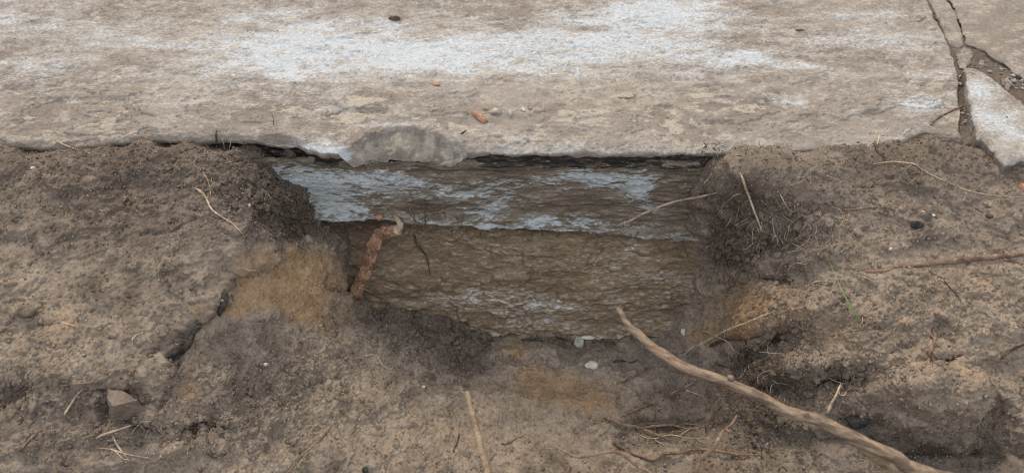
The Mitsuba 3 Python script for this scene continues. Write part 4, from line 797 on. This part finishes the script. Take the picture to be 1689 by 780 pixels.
# ------------------------------------------------------------------ loose crumbs, grit and hair roots, too many to count
tri = soil_v[soil_f]; area = .5 * np.linalg.norm(np.cross(tri[:, 1] - tri[:, 0], tri[:, 2] - tri[:, 0]), axis=1)
fcen = soil_f[:, 0]; vis = (soil_v[fcen][:, 1] < .035)
Rf, Sf, Df_ = rough.reshape(-1), S.reshape(-1), D.reshape(-1)
fn = np.cross(tri[:, 1] - tri[:, 0], tri[:, 2] - tri[:, 0]); fn /= np.linalg.norm(fn, axis=1, keepdims=True) + 1e-12
if (fn[:, 2].mean()) < 0: fn *= -1
def scatter(n, weight, size, sub, seed, variants=8, amp=.4, sink=.2):
    r = np.random.default_rng(seed)
    w = area * weight * vis; idx = r.choice(len(soil_f), n, p=w / w.sum())
    bary = r.dirichlet([1, 1, 1], n); p = np.einsum('nk,nkd->nd', bary, tri[idx])
    sz = size[0] * (size[1] / size[0]) ** (r.random(n) ** 1.8)
    if sub < 0:
        o_ = np.array([[1, 0, 0], [-1, 0, 0], [0, 1, 0], [0, -1, 0], [0, 0, 1], [0, 0, -1]], float); of = trimesh.Trimesh(o_).convex_hull.faces
        base = [(o_ * (1 + amp * (r.random((6, 1)) - .5)) * [1, .9, .75], of) for i in range(variants)]
    else:
        base = [(lambda m: (np.array(m.vertices), m.faces))(lump((1, .85 + .3 * r.random(), .6 + .3 * r.random()), 100 + i, sub, amp, .7 if sub < 2 else .85)) for i in range(variants)]
    q = r.normal(size=(n, 4)); q /= np.linalg.norm(q, axis=1, keepdims=True); w_, x_, y_, z_ = q.T
    Rm = np.stack([np.stack([1 - 2 * (y_ ** 2 + z_ ** 2), 2 * (x_ * y_ - z_ * w_), 2 * (x_ * z_ + y_ * w_)], -1), np.stack([2 * (x_ * y_ + z_ * w_), 1 - 2 * (x_ ** 2 + z_ ** 2), 2 * (y_ * z_ - x_ * w_)], -1), np.stack([2 * (x_ * z_ - y_ * w_), 2 * (y_ * z_ + x_ * w_), 1 - 2 * (x_ ** 2 + y_ ** 2)], -1)], 1)
    bv = np.array([b[0] for b in base]); k = bv.shape[1]; pick_ = np.arange(n) % variants
    vs = np.einsum('nij,nkj->nki', Rm, bv[pick_]) * sz[:, None, None] + (p + fn[idx] * (sz * (.6 - sink))[:, None])[:, None]
    fs = np.array([b[1] for b in base])[pick_] + (np.arange(n) * k)[:, None, None]
    return vs.reshape(-1, 3), fs.reshape(-1, 3), fcen[idx], k
v, f, src, k_ = scatter(26000, .20 + Rf[fcen] ** 2, (.0011, .0046), 0, 5, amp=.6)
uvc = np.repeat(np.stack([Sf[src], np.clip(Df_[src] + rng.uniform(-.15, .10, len(src)), 0, 1)], -1), k_, 0)
scene['soil_crumbs'] = mikit.ply(trimesh.Trimesh(v, f, process=False), 'soil_material', smooth=True, uv=uvc)
labels['soil_crumbs'] = {'label': 'loose crumbs of soil strewn over the dug ground', 'category': 'soil crumbs', 'kind': 'stuff'}
v, f, src, k_ = scatter(1900, np.clip(Rf[fcen] - .45, 0, 9) ** 2, (.0026, .0095), 2, 8, variants=28, amp=.95, sink=.58)
uvc = np.repeat(np.stack([Sf[src] * .8, np.clip(Df_[src] + rng.uniform(-.12, .06, len(src)), 0, 1)], -1), k_, 0)
v += .0045 * (np.stack([F(v, 130, 2, 9), F(v, 130, 2, 10), F(v, 130, 2, 11)], -1) - .5)
scene['soil_clods'] = mikit.ply(trimesh.Trimesh(v, f, process=False), 'soil_material', smooth=True, uv=uvc)
labels['soil_clods'] = {'label': 'small clods of crumbled earth on the pit banks', 'category': 'soil clods', 'kind': 'stuff'}
pal = np.array([(.42, .37, .30), (.34, .28, .20), (.30, .24, .17), (.52, .49, .44), (.22, .18, .14), (.10, .085, .075), (.38, .30, .20)])
v, f, src, k_ = scatter(42000, .6 + .4 * Rf[fcen], (.0006, .0021), -1, 6, amp=.5)
scene['grit'] = mikit.ply(trimesh.Trimesh(v, f, process=False), 'grit_material', smooth=False, color=np.repeat(pal[rng.choice(7, len(src), p=[.16, .22, .2, .07, .17, .06, .12])], k_, 0))
labels['grit'] = {'label': 'sand grains and fine grit scattered on the soil', 'category': 'grit', 'kind': 'stuff'}
cpx = np.r_[rng.uniform(1604, 1689, 36), rng.uniform(1582, 1598, 16)]; cpy = np.r_[np.interp(cpx[:36], [1604, 1640, 1689], [96, 112, 142]) + rng.uniform(-12, 14, 36), rng.uniform(118, 214, 16)]
Pc, nc = pick(cpx, cpy); cm = []
for i_ in range(len(cpx)):
    if Pc[i_][2] > -.001 or Pc[i_][2] < -.05: continue
    r_ = rng.uniform(.0012, .0042) if rng.random() < .85 else rng.uniform(.004, .008)
    l_ = lump((r_, r_ * .9, r_ * .7), 300 + i_, 1, .7, .8); l_.apply_translation(Pc[i_] + [0, 0, r_ * .3]); cm.append(l_)
cm = trimesh.util.concatenate(cm)
scene['concrete_crumbs'] = mikit.ply(cm, 'concrete_material', smooth=40)
labels['concrete_crumbs'] = {'label': 'crumbs of broken concrete lying in the cracks beside the loose slab', 'category': 'concrete crumbs', 'kind': 'stuff'}
def hairs(spots, seed, w=(1.0, 2.2)):
    r = np.random.default_rng(seed); ms = []
    for px, py, rx, ry, n, L in spots:
        x = px + rx * r.normal(size=n) * .6; y = py + ry * r.normal(size=n) * .6
        P, nn = pick(x, y)
        for i in range(n):
            if not np.isfinite(P[i]).all() or np.linalg.norm(P[i]) > 3: continue
            l = L * MM * r.uniform(.4, 1.3); d = r.normal(size=3) * .6 + np.array([0, -.15, -.45]); d /= np.linalg.norm(d)
            c = [P[i] - nn[i] * .002]; 
            for k in range(4):
                d = d + r.normal(size=3) * .35 + nn[i] * (.30 if k < 2 else -.25) + [0, 0, -.12]; d /= np.linalg.norm(d); c.append(c[-1] + d * l / 4)
            rr = r.uniform(*w) * .5 * MM
            ms.append(tube(np.array(c), [rr, rr * .4], 4, step=l / 9, rough=0))
    return trimesh.util.concatenate(ms)
scene['hair_roots'] = mikit.ply(hairs([(1208, 360, 26, 46, 26, 34), (1222, 410, 22, 46, 18, 32), (1205, 440, 18, 40, 14, 28), (1300, 385, 60, 34, 12, 26), (450, 330, 50, 56, 24, 30), (400, 270, 56, 36, 18, 24), (480, 370, 36, 26, 70, 36), (1390, 625, 34, 16, 50, 30), (1255, 640, 40, 40, 40, 30), (1090, 700, 50, 16, 30, 26), (270, 708, 60, 14, 40, 26), (340, 705, 24, 8, 20, 22), (1190, 245, 40, 8, 60, 20), (1260, 745, 20, 24, 30, 24), (860, 378, 160, 5, 40, 18), (700, 350, 40, 24, 30, 24), (545, 545, 16, 16, 16, 26)], 11), DR, smooth=True)
labels['hair_roots'] = {'label': 'dark mats of fine hair roots hanging in the pit sides', 'category': 'hair roots', 'kind': 'stuff'}
scene['root_fibres'] = mikit.ply(hairs([(1320, 330, 100, 50, 50, 40), (1310, 380, 60, 30, 50, 36), (440, 320, 60, 60, 18, 36), (1230, 360, 40, 40, 16, 40), (360, 260, 50, 30, 26, 36), (1190, 240, 60, 6, 40, 16), (1400, 640, 30, 20, 20, 26), (1270, 620, 30, 60, 24, 34), (250, 720, 80, 20, 24, 30), (800, 700, 160, 50, 22, 20), (1330, 420, 60, 60, 30, 30), (1500, 500, 140, 70, 30, 24)], 12, (.9, 1.8)), PR, smooth=True)
labels['root_fibres'] = {'label': 'pale fine root fibres strewn over the banks', 'category': 'root fibres', 'kind': 'stuff'}
